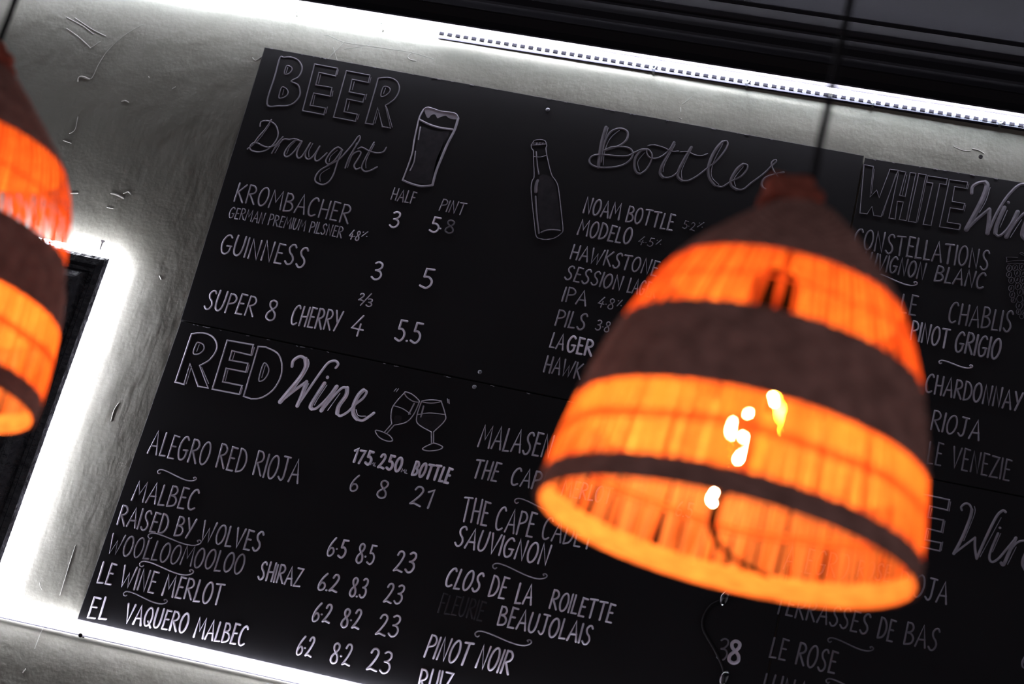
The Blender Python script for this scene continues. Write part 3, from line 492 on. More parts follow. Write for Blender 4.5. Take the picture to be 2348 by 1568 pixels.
('red','heading',6,[('s',6.0,[(-1.093,2.5354),(-1.0935,2.5475),(-1.0831,2.5578),(-1.0718,2.5549)]),('s',9.0,[(-1.0718,2.5549),(-1.0664,2.5392),(-1.0712,2.5169),(-1.0838,2.4885),(-1.0954,2.4626)]),('s',6.0,[(-1.0954,2.4626),(-1.0763,2.4885),(-1.0571,2.5112)]),('s',7.5,[(-1.0571,2.5112),(-1.0584,2.4831),(-1.061,2.4614)]),('s',5.0,[(-1.061,2.4614),(-1.0466,2.5036),(-1.0352,2.5363),(-1.0261,2.5564),(-1.0145,2.5624),(-1.0071,2.5572),(-1.0098,2.549)]),('s',7.5,[(-1.0224,2.5152),(-1.0305,2.4887),(-1.0359,2.4666),(-1.0321,2.4613)]),('s',5.0,[(-1.0319,2.4608),(-1.0236,2.4646),(-1.0113,2.4836),(-0.9977,2.5135)]),('l',6.5,[(-1.0201,2.5281),(-1.0199,2.5272)]),('s',8.0,[(-0.9977,2.5135),(-1.0071,2.4844),(-1.0133,2.4616)]),('s',5.0,[(-1.0126,2.4623),(-0.999,2.4921),(-0.9871,2.5126),(-0.9774,2.5146)]),('s',8.0,[(-0.9774,2.5146),(-0.9753,2.4999),(-0.9831,2.4773),(-0.9824,2.4625)]),('s',5.0,[(-0.9822,2.4619),(-0.9749,2.4589),(-0.9632,2.4694),(-0.9533,2.4864),(-0.9426,2.5006),(-0.939,2.5139),(-0.9458,2.5174)]),('s',8.0,[(-0.9457,2.5168),(-0.9525,2.5046),(-0.9559,2.4829),(-0.9515,2.4673),(-0.9423,2.4593)]),('s',5.5,[(-0.9421,2.4588),(-0.9311,2.4589),(-0.9208,2.4691),(-0.9142,2.477)]),('s',1.6,[(-1.0659,2.5552),(-1.0622,2.537),(-1.0777,2.4882)]),('l',1.6,[(-1.0519,2.5086),(-1.0551,2.4868)]),('s',1.6,[(-1.0167,2.5127),(-1.0261,2.4836),(-1.0294,2.4694)]),('l',1.6,[(-0.9879,2.5019),(-1.0015,2.4646)]),('s',1.6,[(-0.9492,2.4767),(-0.9419,2.4663),(-0.9277,2.4677)])]),
('red','wine_glass_drawing',4,[('S',2.2,[(-0.8679,2.5283),(-0.8535,2.527),(-0.8361,2.5162),(-0.8471,2.514),(-0.8618,2.52)]),('s',2.2,[(-0.8677,2.5278),(-0.882,2.4979),(-0.8808,2.4773),(-0.8756,2.4634)]),('s',2.2,[(-0.8358,2.5148),(-0.8403,2.4885),(-0.8503,2.4716),(-0.8707,2.4615)]),('s',2.0,[(-0.8822,2.4985),(-0.8626,2.4959),(-0.8462,2.4888)]),('l',2.2,[(-0.8756,2.4634),(-0.8849,2.4443)]),('l',2.2,[(-0.8707,2.4615),(-0.8801,2.4427)]),('S',2.2,[(-0.9022,2.4437),(-0.8953,2.4452),(-0.8801,2.4427),(-0.8701,2.4379),(-0.866,2.4314),(-0.8764,2.4292),(-0.8921,2.4334)]),('l',3.0,[(-0.8446,2.51),(-0.849,2.4882)]),('l',1.6,[(-0.8882,2.526),(-0.8854,2.5317)]),('l',1.6,[(-0.8838,2.526),(-0.8812,2.5326)])]),
('red','wine_glass_drawing',4,[('S',2.2,[(-0.832,2.517),(-0.8149,2.5235),(-0.7955,2.5245),(-0.8133,2.5173)]),('s',2.2,[(-0.8322,2.5155),(-0.8335,2.4899),(-0.8276,2.4733),(-0.7989,2.4629)]),('s',2.2,[(-0.7951,2.5231),(-0.7824,2.5018),(-0.7799,2.489),(-0.7948,2.4637)]),('s',2.0,[(-0.8317,2.4909),(-0.8111,2.498),(-0.783,2.5008)]),('l',2.2,[(-0.7989,2.4629),(-0.7927,2.4415)]),('l',2.2,[(-0.7948,2.4637),(-0.7892,2.4422)]),('S',2.2,[(-0.8064,2.4281),(-0.7942,2.4394),(-0.7865,2.4428),(-0.7712,2.4392),(-0.7765,2.4322),(-0.795,2.4263)]),('l',3.2,[(-0.826,2.5087),(-0.8255,2.4871)]),('l',1.6,[(-0.7858,2.5318),(-0.7827,2.5241)]),('l',1.6,[(-0.7827,2.5307),(-0.7801,2.5231)])]),
('red','chalk_shading',0,[('f',0,[(-0.8292,2.4878),(-0.8076,2.4958),(-0.7835,2.4972),(-0.7819,2.4856),(-0.7969,2.4663),(-0.8249,2.4738)])]),
('red','chalk_shading',0,[('f',0,[(-0.8739,2.4787),(-0.8616,2.4812),(-0.8609,2.4679),(-0.8701,2.4646)])]),
('white','heading',1,[('L',1.8,[(-0.1217,3.145),(-0.1043,3.1448),(-0.0991,3.0808),(-0.0895,3.0973),(-0.0822,3.0825),(-0.0727,3.1443),(-0.0575,3.145),(-0.072,3.0447),(-0.0857,3.0446),(-0.0921,3.0619),(-0.0983,3.0453),(-0.1116,3.0449)]),('L',1.8,[(-0.056,3.1443),(-0.0429,3.1439),(-0.046,3.094),(-0.0355,3.0938),(-0.0347,3.1445),(-0.0242,3.1446),(-0.0252,3.0452),(-0.0381,3.045),(-0.037,3.0817),(-0.0479,3.0812),(-0.0457,3.0444),(-0.0573,3.0444)]),('L',1.8,[(-0.0188,3.1453),(-0.005,3.1453),(-0.0068,3.0448),(-0.0215,3.0444)]),('L',1.8,[(-0.0019,3.1437),(0.0344,3.1442),(0.0345,3.1318),(0.0227,3.1317),(0.021,3.0439),(0.0066,3.0436),(0.01,3.1303),(-0.0019,3.1303)]),('L',1.8,[(0.0389,3.1432),(0.0723,3.1441),(0.0725,3.1308),(0.0503,3.1307),(0.0507,3.0997),(0.0739,3.0995),(0.0733,3.0864),(0.0496,3.0862),(0.0487,3.0562),(0.0727,3.0562),(0.0726,3.0448),(0.0365,3.0441)]),('l',1.2,[(0.0754,3.1416),(0.0744,3.1306)]),('l',1.2,[(0.0764,3.0975),(0.0758,3.0844)]),('l',1.2,[(0.0743,3.055),(0.0736,3.0456)]),('l',1.2,[(-0.0023,3.1427),(-0.0043,3.0462)]),('l',1.2,[(-0.0398,3.1388),(-0.0414,3.0964)]),('l',1.2,[(-0.1018,3.1399),(-0.0978,3.0889)]),('l',1.2,[(-0.0603,3.1366),(-0.0697,3.0476)]),('l',1.2,[(-0.0248,3.0995),(-0.0242,3.047)])]),
('white','heading',2,[('s',6.0,[(0.0833,3.1229),(0.083,3.1368),(0.0924,3.147),(0.104,3.151)]),('s',9.5,[(0.1042,3.1501),(0.1085,3.1432),(0.1051,3.1177),(0.0958,3.0821),(0.0855,3.0479)]),('s',6.0,[(0.0855,3.0479),(0.1025,3.0741),(0.1205,3.0975)]),('s',8.0,[(0.1201,3.0965),(0.1232,3.0719),(0.1243,3.0471)]),('s',5.5,[(0.1243,3.0471),(0.1349,3.0925),(0.1483,3.1289),(0.1636,3.1535),(0.1754,3.1594),(0.1864,3.1547)]),('s',8.0,[(0.1464,3.1055),(0.1385,3.0687),(0.1381,3.0503)]),('s',5.0,[(0.1382,3.0497),(0.146,3.0463),(0.1583,3.0633),(0.1717,3.0995)]),('l',6.0,[(0.1517,3.1169),(0.1521,3.1164)]),('s',8.5,[(0.1715,3.101),(0.1648,3.0737),(0.1587,3.0466)]),('s',5.0,[(0.1592,3.0483),(0.1717,3.0811),(0.1848,3.102),(0.1929,3.102)]),('s',8.0,[(0.1929,3.102),(0.1875,3.075),(0.1862,3.0565),(0.1928,3.0486)]),('s',1.4,[(0.1146,3.1412),(0.1114,3.1127),(0.1032,3.0865)]),('l',1.4,[(0.1526,3.1005),(0.1447,3.0638)]),('l',1.4,[(0.1805,3.0859),(0.1661,3.0471)])]),
('rose','heading',3,[('L',2.8,[(0.0874,2.528),(0.139,2.5269),(0.1389,2.5077),(0.1081,2.5089),(0.1083,2.488),(0.1351,2.4884),(0.1348,2.4663),(0.1102,2.4676),(0.1098,2.4467),(0.1376,2.4468),(0.1378,2.432),(0.0881,2.4333)]),('l',1.4,[(0.1417,2.524),(0.1419,2.5067)]),('l',1.4,[(0.1379,2.4873),(0.1378,2.4651)]),('l',1.4,[(0.1402,2.449),(0.1402,2.4334)]),('l',1.4,[(0.112,2.5051),(0.1115,2.491)]),('l',1.4,[(0.113,2.464),(0.1132,2.4497)])]),
('rose','heading',3,[('s',3.8,[(0.1631,2.5129),(0.1611,2.5183),(0.1665,2.5257),(0.1741,2.5256),(0.1797,2.5175)]),('s',5.5,[(0.1797,2.5175),(0.1791,2.5011),(0.1719,2.465),(0.162,2.4323)]),('s',3.8,[(0.162,2.4323),(0.1784,2.4514),(0.1929,2.4683)]),('s',4.4,[(0.1929,2.4683),(0.1959,2.4494),(0.2015,2.4317)]),('s',4.8,[(0.2015,2.4317),(0.2115,2.4734),(0.2227,2.5127),(0.2315,2.5261),(0.237,2.525)]),('s',4.2,[(0.2303,2.4843),(0.2233,2.453),(0.2226,2.4369),(0.2288,2.4314),(0.2382,2.4402),(0.2483,2.4583),(0.2612,2.4821)]),('l',4.6,[(0.2317,2.4947),(0.2322,2.4944)]),('s',6.0,[(0.2612,2.4821),(0.2534,2.4526),(0.2481,2.4314),(0.2436,2.4327)]),('s',3.8,[(0.2517,2.4499),(0.2632,2.4729),(0.2766,2.4808),(0.2898,2.4809)]),('s',5.0,[(0.2898,2.4809),(0.2807,2.4561),(0.2788,2.4398),(0.2842,2.4296)]),('s',1.3,[(0.183,2.524),(0.1854,2.5094),(0.175,2.4587)]),('l',1.3,[(0.2312,2.5133),(0.2067,2.4357)]),('l',1.3,[(0.2642,2.4663),(0.2544,2.4323)]),('l',1.3,[(0.2346,2.4847),(0.2261,2.449)])]),
('white','grapes_drawing',1,[('S',1.2,[(0.178,2.9866),(0.1777,2.9829),(0.1757,2.9803),(0.1729,2.9798),(0.1704,2.9815),(0.169,2.9848),(0.1693,2.9885),(0.1712,2.9911),(0.174,2.9916),(0.1766,2.9899)]),('s',2.6,[(0.1729,2.9835),(0.1735,2.988)]),('S',1.2,[(0.1879,2.9893),(0.1875,2.9856),(0.1856,2.983),(0.1828,2.9825),(0.1802,2.9842),(0.1789,2.9875),(0.1792,2.9912),(0.1811,2.9938),(0.1839,2.9943),(0.1865,2.9926)]),('s',2.6,[(0.1828,2.9863),(0.1834,2.9907)]),('S',1.2,[(0.2003,2.9937),(0.1999,2.9897),(0.1978,2.9868),(0.1947,2.9862),(0.1919,2.9881),(0.1904,2.9918),(0.1907,2.9958),(0.1928,2.9987),(0.1959,2.9993),(0.1987,2.9974)]),('s',2.6,[(0.1947,2.9906),(0.1954,2.995)]),('S',1.2,[(0.1796,2.9739),(0.1793,2.9702),(0.1774,2.9676),(0.1746,2.9671),(0.172,2.9688),(0.1706,2.9721),(0.1709,2.9758),(0.1729,2.9784),(0.1756,2.9789),(0.1782,2.9772)]),('s',2.6,[(0.1745,2.9708),(0.1752,2.9753)]),('S',1.2,[(0.1938,2.9798),(0.1934,2.9758),(0.1913,2.9729),(0.1882,2.9723),(0.1854,2.9742),(0.1839,2.9779),(0.1842,2.9819),(0.1864,2.9847),(0.1894,2.9853),(0.1923,2.9834)]),('s',2.6,[(0.1883,2.9767),(0.1889,2.9811)]),('S',1.2,[(0.2042,2.9809),(0.2038,2.9769),(0.2017,2.974),(0.1986,2.9734),(0.1958,2.9753),(0.1943,2.979),(0.1947,2.983),(0.1968,2.9858),(0.1998,2.9864),(0.2027,2.9845)]),('s',2.6,[(0.1987,2.9778),(0.1993,2.9822)]),('S',1.2,[(0.1854,2.9631),(0.1851,2.9594),(0.1831,2.9567),(0.1802,2.9561),(0.1775,2.9579),(0.1761,2.9613),(0.1764,2.9651),(0.1784,2.9678),(0.1813,2.9684),(0.184,2.9666)]),('s',2.6,[(0.1802,2.9601),(0.1808,2.9645)]),('S',1.2,[(0.1965,2.9672),(0.1961,2.963),(0.1938,2.96),(0.1906,2.9593),(0.1876,2.9613),(0.186,2.9652),(0.1864,2.9694),(0.1886,2.9724),(0.1919,2.973),(0.1949,2.971)]),('s',2.6,[(0.1907,2.964),(0.1913,2.9685)]),('S',1.2,[(0.2057,2.9676),(0.2053,2.9636),(0.2032,2.9608),(0.2001,2.9602),(0.1973,2.9621),(0.1958,2.9657),(0.1961,2.9697),(0.1983,2.9726),(0.2013,2.9732),(0.2041,2.9713)]),('s',2.6,[(0.2001,2.9645),(0.2008,2.9689)]),('S',1.2,[(0.1878,2.9475),(0.1875,2.9437),(0.1855,2.941),(0.1826,2.9405),(0.1799,2.9422),(0.1785,2.9457),(0.1788,2.9495),(0.1808,2.9521),(0.1837,2.9527),(0.1864,2.9509)]),('s',2.6,[(0.1826,2.9445),(0.1832,2.9489)]),('S',1.2,[(0.1989,2.9539),(0.1985,2.9499),(0.1964,2.9471),(0.1933,2.9465),(0.1905,2.9484),(0.189,2.952),(0.1894,2.956),(0.1915,2.9588),(0.1945,2.9594),(0.1974,2.9576)]),('s',2.6,[(0.1933,2.9508),(0.194,2.9552)]),('S',1.2,[(0.2105,2.9551),(0.2102,2.9511),(0.208,2.9482),(0.205,2.9477),(0.2022,2.9495),(0.2007,2.9532),(0.201,2.9572),(0.2032,2.96),(0.2062,2.9606),(0.209,2.9587)]),('s',2.6,[(0.205,2.952),(0.2057,2.9564)]),('S',1.2,[(0.1911,2.9356),(0.1908,2.9318),(0.1888,2.9291),(0.1859,2.9286),(0.1832,2.9303),(0.1818,2.9337),(0.1821,2.9375),(0.1841,2.9402),(0.187,2.9408),(0.1897,2.939)]),('s',2.6,[(0.1859,2.9325),(0.1865,2.9369)]),('S',1.2,[(0.2043,2.9432),(0.2039,2.9392),(0.2018,2.9364),(0.1988,2.9358),(0.1959,2.9376),(0.1944,2.9413),(0.1948,2.9453),(0.1969,2.9481),(0.2,2.9487),(0.2028,2.9468)]),('s',2.6,[(0.1988,2.9401),(0.1994,2.9445)]),('S',1.2,[(0.1938,2.9249),(0.1935,2.9219),(0.1919,2.9197),(0.1896,2.9192),(0.1874,2.9207),(0.1863,2.9234),(0.1866,2.9265),(0.1882,2.9286),(0.1905,2.9291),(0.1927,2.9276)]),('s',2.6,[(0.1895,2.922),(0.1901,2.9264)]),('S',1.2,[(0.206,2.9301),(0.2056,2.9259),(0.2034,2.9229),(0.2002,2.9223),(0.1972,2.9242),(0.1956,2.928),(0.196,2.9322),(0.1983,2.9352),(0.2015,2.9359),(0.2044,2.9339)]),('S',1.2,[(0.2073,2.9164),(0.2069,2.912),(0.2046,2.9089),(0.2012,2.9083),(0.1982,2.9103),(0.1965,2.9142),(0.1969,2.9186),(0.1992,2.9217),(0.2025,2.9223),(0.2056,2.9203)]),('s',2.6,[(0.2013,2.9132),(0.202,2.9175)]),('S',1.2,[(0.2067,2.9042),(0.2064,2.901),(0.2047,2.8987),(0.2022,2.8982),(0.1999,2.8997),(0.1987,2.9026),(0.199,2.9059),(0.2007,2.9082),(0.2032,2.9087),(0.2055,2.9071)]),('s',2.6,[(0.2021,2.9013),(0.2027,2.9056)]),('S',1.2,[(0.2167,2.9043),(0.2164,2.901),(0.2146,2.8987),(0.2122,2.8982),(0.2099,2.8997),(0.2086,2.9027),(0.2089,2.9059),(0.2107,2.9082),(0.2132,2.9087),(0.2154,2.9072)]),('s',2.6,[(0.2121,2.9014),(0.2127,2.9057)]),('S',1.2,[(0.2128,2.896),(0.2125,2.8933),(0.2111,2.8914),(0.209,2.891),(0.207,2.8922),(0.206,2.8947),(0.2062,2.8974),(0.2077,2.8994),(0.2098,2.8998),(0.2117,2.8985)]),('S',1.2,[(0.2117,2.9925),(0.2114,2.9887),(0.2094,2.986),(0.2065,2.9855),(0.2038,2.9873),(0.2024,2.9907),(0.2027,2.9945),(0.2047,2.9972),(0.2076,2.9978),(0.2103,2.996)]),('s',2.6,[(0.2065,2.9895),(0.2071,2.9939)]),('S',1.2,[(0.2148,2.9801),(0.2144,2.9763),(0.2124,2.9736),(0.2095,2.9731),(0.2069,2.9749),(0.2054,2.9783),(0.2058,2.9821),(0.2078,2.9848),(0.2107,2.9854),(0.2133,2.9836)]),('s',2.6,[(0.2095,2.9771),(0.2102,2.9815)]),('S',1.2,[(0.2174,2.9677),(0.2171,2.9639),(0.2151,2.9612),(0.2122,2.9606),(0.2095,2.9624),(0.2081,2.9659),(0.2084,2.9696),(0.2104,2.9723),(0.2133,2.9729),(0.216,2.9711)]),('s',2.6,[(0.2122,2.9646),(0.2128,2.969)]),('S',1.2,[(0.2148,2.9447),(0.2145,2.9409),(0.2125,2.9382),(0.2096,2.9377),(0.2069,2.9394),(0.2055,2.9429),(0.2058,2.9466),(0.2078,2.9493),(0.2107,2.9499),(0.2134,2.9481)]),('s',2.6,[(0.2096,2.9416),(0.2102,2.946)]),('S',1.2,[(0.2162,2.9242),(0.2158,2.9206),(0.2139,2.9181),(0.2111,2.9175),(0.2086,2.9192),(0.2072,2.9225),(0.2076,2.9261),(0.2095,2.9287),(0.2122,2.9292),(0.2148,2.9275)]),('s',2.6,[(0.2111,2.9212),(0.2118,2.9256)]),('S',1.2,[(0.2208,2.9548),(0.2205,2.9511),(0.2185,2.9484),(0.2156,2.9478),(0.2129,2.9496),(0.2115,2.953),(0.2119,2.9568),(0.2139,2.9595),(0.2167,2.96),(0.2194,2.9583)]),('s',2.6,[(0.2156,2.9518),(0.2162,2.9562)]),('S',1.2,[(0.2222,2.9405),(0.2219,2.9369),(0.22,2.9343),(0.2172,2.9338),(0.2147,2.9355),(0.2133,2.9388),(0.2136,2.9424),(0.2156,2.945),(0.2183,2.9455),(0.2209,2.9438)]),('s',2.6,[(0.2172,2.9375),(0.2178,2.9419)]),('s',1.0,[(0.1645,3.0061),(0.1753,3.0082),(0.1852,3.0095)]),('s',1.0,[(0.1664,2.9968),(0.1802,3.0023),(0.1983,3.006),(0.2097,3.0075)]),('l',1.0,[(0.165,3.0062),(0.1669,3.002),(0.1669,2.9969)]),('s',1.0,[(0.1694,2.9937),(0.183,2.9972),(0.1989,2.9989)]),('s',1.0,[(0.1869,3.0184),(0.1906,3.0208),(0.1964,3.0185),(0.204,3.0189)]),('s',1.0,[(0.1869,3.0184),(0.1922,3.0166),(0.1985,3.015)])]),
('beer','lettering',4,[('l',2.6,[(-0.9973,2.681),(-0.9828,2.7079)])]),
]
SCRATCH = [
('l',1.6,[(-1.2064,3.2164),(-1.1881,3.186)]),
('l',1.6,[(-1.1875,3.232),(-1.2112,3.1858)]),
('s',1.5,[(-1.6155,3.1982),(-1.6379,3.177),(-1.657,3.1505),(-1.6702,3.1251),(-1.6784,3.0941),(-1.6813,3.0658),(-1.6861,3.0574),(-1.7,3.0576)]),
('s',4.0,[(-1.6876,3.0572),(-1.7009,3.06),(-1.7093,3.0575),(-1.7091,3.0478)]),
('s',3.0,[(-1.6034,3.0204),(-1.5968,3.0236),(-1.5883,3.0209)]),
('s',5,[(-1.5596,2.8192),(-1.5474,2.8184),(-1.5309,2.8137)]),
('s',3,[(-1.5343,2.8239),(-1.527,2.829),(-1.5198,2.8251)]),
('s',4,[(-1.6415,2.8038),(-1.6276,2.807)]),
('s',2.5,[(-1.5584,2.7884),(-1.5448,2.7879)]),
('s',2,[(-1.6828,2.9701),(-1.6793,2.9419),(-1.6878,2.9308)]),
('s',2,[(-1.6956,2.9134),(-1.6778,2.9103)]),
('l',2.5,[(-1.5656,3.0848),(-1.5636,3.0826)]),
('s',2.5,[(-1.5073,3.0661),(-1.5025,3.0718)]),
('s',2.5,[(-1.7813,3.187),(-1.7389,3.1727),(-1.7125,3.159)]),
('s',2.5,[(-1.7727,3.1618),(-1.7392,3.146),(-1.7079,3.1267)]),
('s',2.5,[(-1.763,3.1885),(-1.7191,3.1695),(-1.6845,3.1589)]),
('s',1.5,[(-1.7079,3.1267),(-1.6921,3.1443)]),
('s',2,[(-1.3643,3.1644),(-1.3554,3.1595),(-1.3444,3.1728)]),
('s',2.2,[(-1.3986,2.1174),(-1.3985,2.083),(-1.3975,2.049),(-1.3971,2.0219)]),
('s',2.2,[(-1.408,1.9639),(-1.4106,1.9382),(-1.4118,1.9163)]),
('l',3,[(-1.4165,1.8771),(-1.4187,1.87)]),
('s',1.5,[(-1.4427,2.0359),(-1.4397,2.0297),(-1.4342,2.0241)]),
('s',3,[(0.0703,3.2195),(0.0822,3.2184),(0.0932,3.2137)]),
('s',2.0,[(0.0351,3.2181),(0.0536,3.2131),(0.0682,3.2141)]),
('l',2.5,[(-0.4891,3.2067),(-0.4873,3.1983)]),
('l',2.5,[(-0.4868,3.1844),(-0.4829,3.1834)]),
('s',2,[(-0.4873,3.2158),(-0.4797,3.2242),(-0.474,3.234)]),
('s',1.4,[(-1.2317,3.2407),(-1.2222,3.241),(-1.1862,3.2317),(-1.139,3.2322),(-1.0919,3.2327),(-1.0451,3.2332),(-0.9965,3.2263)]),
('s',1.4,[(-1.1821,3.2168),(-1.1605,3.2245),(-1.1371,3.2338)]),
('s',2.5,[(-1.0456,3.2306),(-1.0496,3.2221),(-1.0431,3.2168),(-1.0312,3.2164)]),
('s',3,[(-1.4967,2.6288),(-1.4935,2.6388),(-1.4852,2.6358)]),
('s',4,[(-1.4018,2.6613),(-1.4075,2.6677)]),
('s',3,[(-1.4055,2.3995),(-1.4097,2.3852),(-1.4087,2.3632)]),
]

# ================================================================ the setting
def structure(o, label=None): tag(o, label, None, None, 'structure'); return o
mb = MB(); mb.box((-.4, .06, 1.697), (7.2, .12, 3.394)); WALL = structure(mb.build('wall_back', PLASTER, None), 'painted plaster wall behind the menu boards')
mb = MB()
for kind, w, p in SCRATCH:
    stroke(mb, smooth(p) if kind == 's' else p, w * .001 * .8, .0, rise=min(.0009, w * .0003))
mb.build('scratch_marks', SCRATCHED, WALL)
mb = MB(); mb.box((-.4, -2.94, 3.454), (7.2, 6.12, .12)); structure(mb.build('ceiling', CEILING_PAINT, None), 'black painted ceiling')
mb = MB(); mb.box((-.4, -2.94, -.05), (7.2, 6.12, .1)); structure(mb.build('floor', FLOOR_WOOD, None), 'dark floor')
Z0 = 3.293
prof = [(0, .101), (0, 0), (.031, 0), (.0325, .003), (.031, .007), (.022, .011), (.021, .024), (.030, .040), (.034, .042), (.055, .046), (.058, .050), (.060, .064), (.072, .070), (.077, .072), (.079, .076), (.078, .080), (.084, .088), (.102, .092), (.110, .094), (.112, .101)]
mb = MB(); v = []; f = []; n = len(prof)
for x in (-4.0, 3.2): v += [(x, -p, Z0 + q) for p, q in prof]
for i in range(n): f.append((i, (i + 1) % n, n + (i + 1) % n, n + i))
f += [tuple(range(n)), tuple(range(2 * n - 1, n - 1, -1))]
mb.add(v, f); structure(mb.build('trim_1', CORNICE_PAINT, None), 'black stepped cornice along the top of the wall')

# ================================================================ menu boards
BT = .0095                                    # board thickness
PANELS = {
 'beer': ([(-1.3345, 2.5838), (-.1190, 2.5700), (-.1255, 3.1645), (-1.3425, 3.1880)], 'black menu board with the draught and bottled beer lists, at upper left of the boards'),
 'red': ([(-1.3475, 1.9835), (-.1105, 1.9835), (-.1170, 2.5680), (-1.3335, 2.5815)], 'black menu board with the red wine list, just above the lower light strip'),
 'white': ([(-.1160, 2.5600), (1.0950, 2.5600), (1.0950, 3.1700), (-.1225, 3.1605)], 'black menu board with the white wine list and a bunch of grapes, upper right'),
 'rose': ([(-.1075, 1.9600), (1.0950, 1.9600), (1.0950, 2.5580), (-.1140, 2.5580)], 'black menu board with the rose wine list, lower right behind the orange lamp'),
}
SCREWS = {'beer': [(-.742, 3.152), (-.739, 2.595)], 'red': [(-.742, 2.5645)], 'white': [], 'rose': []}
BOARD = {}
for key, (corners, label) in PANELS.items():
    mb = MB(); mb.quad_slab(corners, -.0016, -BT, .0012)
    o = mb.build('menu_board', BOARD_PAINT, None, origin=(corners[0][0], 0, corners[0][1]))
    o.matrix_world = Matrix.Translation(o.location)
    tag(o, label, 'chalkboard', 'menu boards on the wall'); BOARD[key] = o
    for x, z in SCREWS[key]:
        mb = MB(); mb.ball((x, -BT, z), .0042, 12, 6, (1, .45, 1))
        for a in (.5, .5 + math.pi / 2): mb.box((x, -BT - .0019, z), (.0045, .0006, .0009), Matrix.Rotation(a, 3, 'Y'))
        tag(mb.build('screw', STEEL, o, True), 'small steel screw head')
for key in ('beer', 'white', 'red'):
    mb = MB(); (x0, z0), (x1, z1) = PANELS[key][0][3], PANELS[key][0][2]
    for i in range(26):
        t = random.random() ** 1.2; L = random.uniform(.002, .009) / abs(x1 - x0)
        stroke(mb, [(x0 + (x1 - x0) * s, z0 + (z1 - z0) * s - .0012 - random.uniform(0, .0012)) for s in (t, min(1, t + L / 2), min(1, t + L))], random.uniform(.0007, .0016), -BT)
    tag(mb.build('worn_edge', INK[1], BOARD[key]), 'pale worn flecks along the top edge', kind='stuff')
PRICE = set('0123456789.:%')
WORDS = ['faint ghost', 'faded grey', 'dim grey', 'soft lilac grey', 'pale lilac', 'bright chalk white', 'bright chalk white']
for key, ink, w, text, bl, br, tl in TEXT:
    mb = MB(); lettering(mb, text, w * .001, bl, br, tl, -BT)
    num = set(text) <= PRICE
    tag(mb.build('price' if num else 'lettering', INK[ink], BOARD[key]), WORDS[ink] + (' handwritten number' if num else ' handwritten capitals'))
CURL = [(.075, -.16), (.05, -.30), (.015, -.22), (.0, .05), (.04, .32), (.12, .40), (.26, .28), (.45, -.02), (.62, -.28), (.78, -.42), (.90, -.36), (.985, -.08), (1, .20), (.965, .36), (.93, .26), (.945, .12)]
for key, ink, a, b in FLOURISH:
    a, b = Vector(a), Vector(b); u = b - a; nn = Vector((-u.y, u.x)) * .15
    mb = MB(); stroke(mb, smooth([a + u * s + nn * t for s, t in CURL], False, 5), .0026, -BT)
    tag(mb.build('flourish', INK[ink], BOARD[key]), WORDS[ink] + ' curled line between two wines')
LOOK = {'heading': 'hand drawn heading', 'pint_drawing': 'chalk drawing of a full pint glass', 'bottle_drawing': 'chalk drawing of a beer bottle', 'wine_glass_drawing': 'chalk drawing of a wine glass',
        'grapes_drawing': 'chalk drawing of a bunch of grapes', 'chalk_shading': 'faint rubbed chalk shading', 'lettering': 'slanting fraction stroke'}
for key, name, ink, items in DRAWING:
    mb = MB()
    for kind, w, p in items:
        if kind == 'f': ink_fill(mb, p, -BT - .00015)
        else: stroke(mb, smooth(p, kind == 'S') if kind in 'sS' else p, w * .001, -BT, closed=kind in 'SL')
    tag(mb.build(name, INK[ink], BOARD[key]), WORDS[ink] + ' ' + LOOK[name])

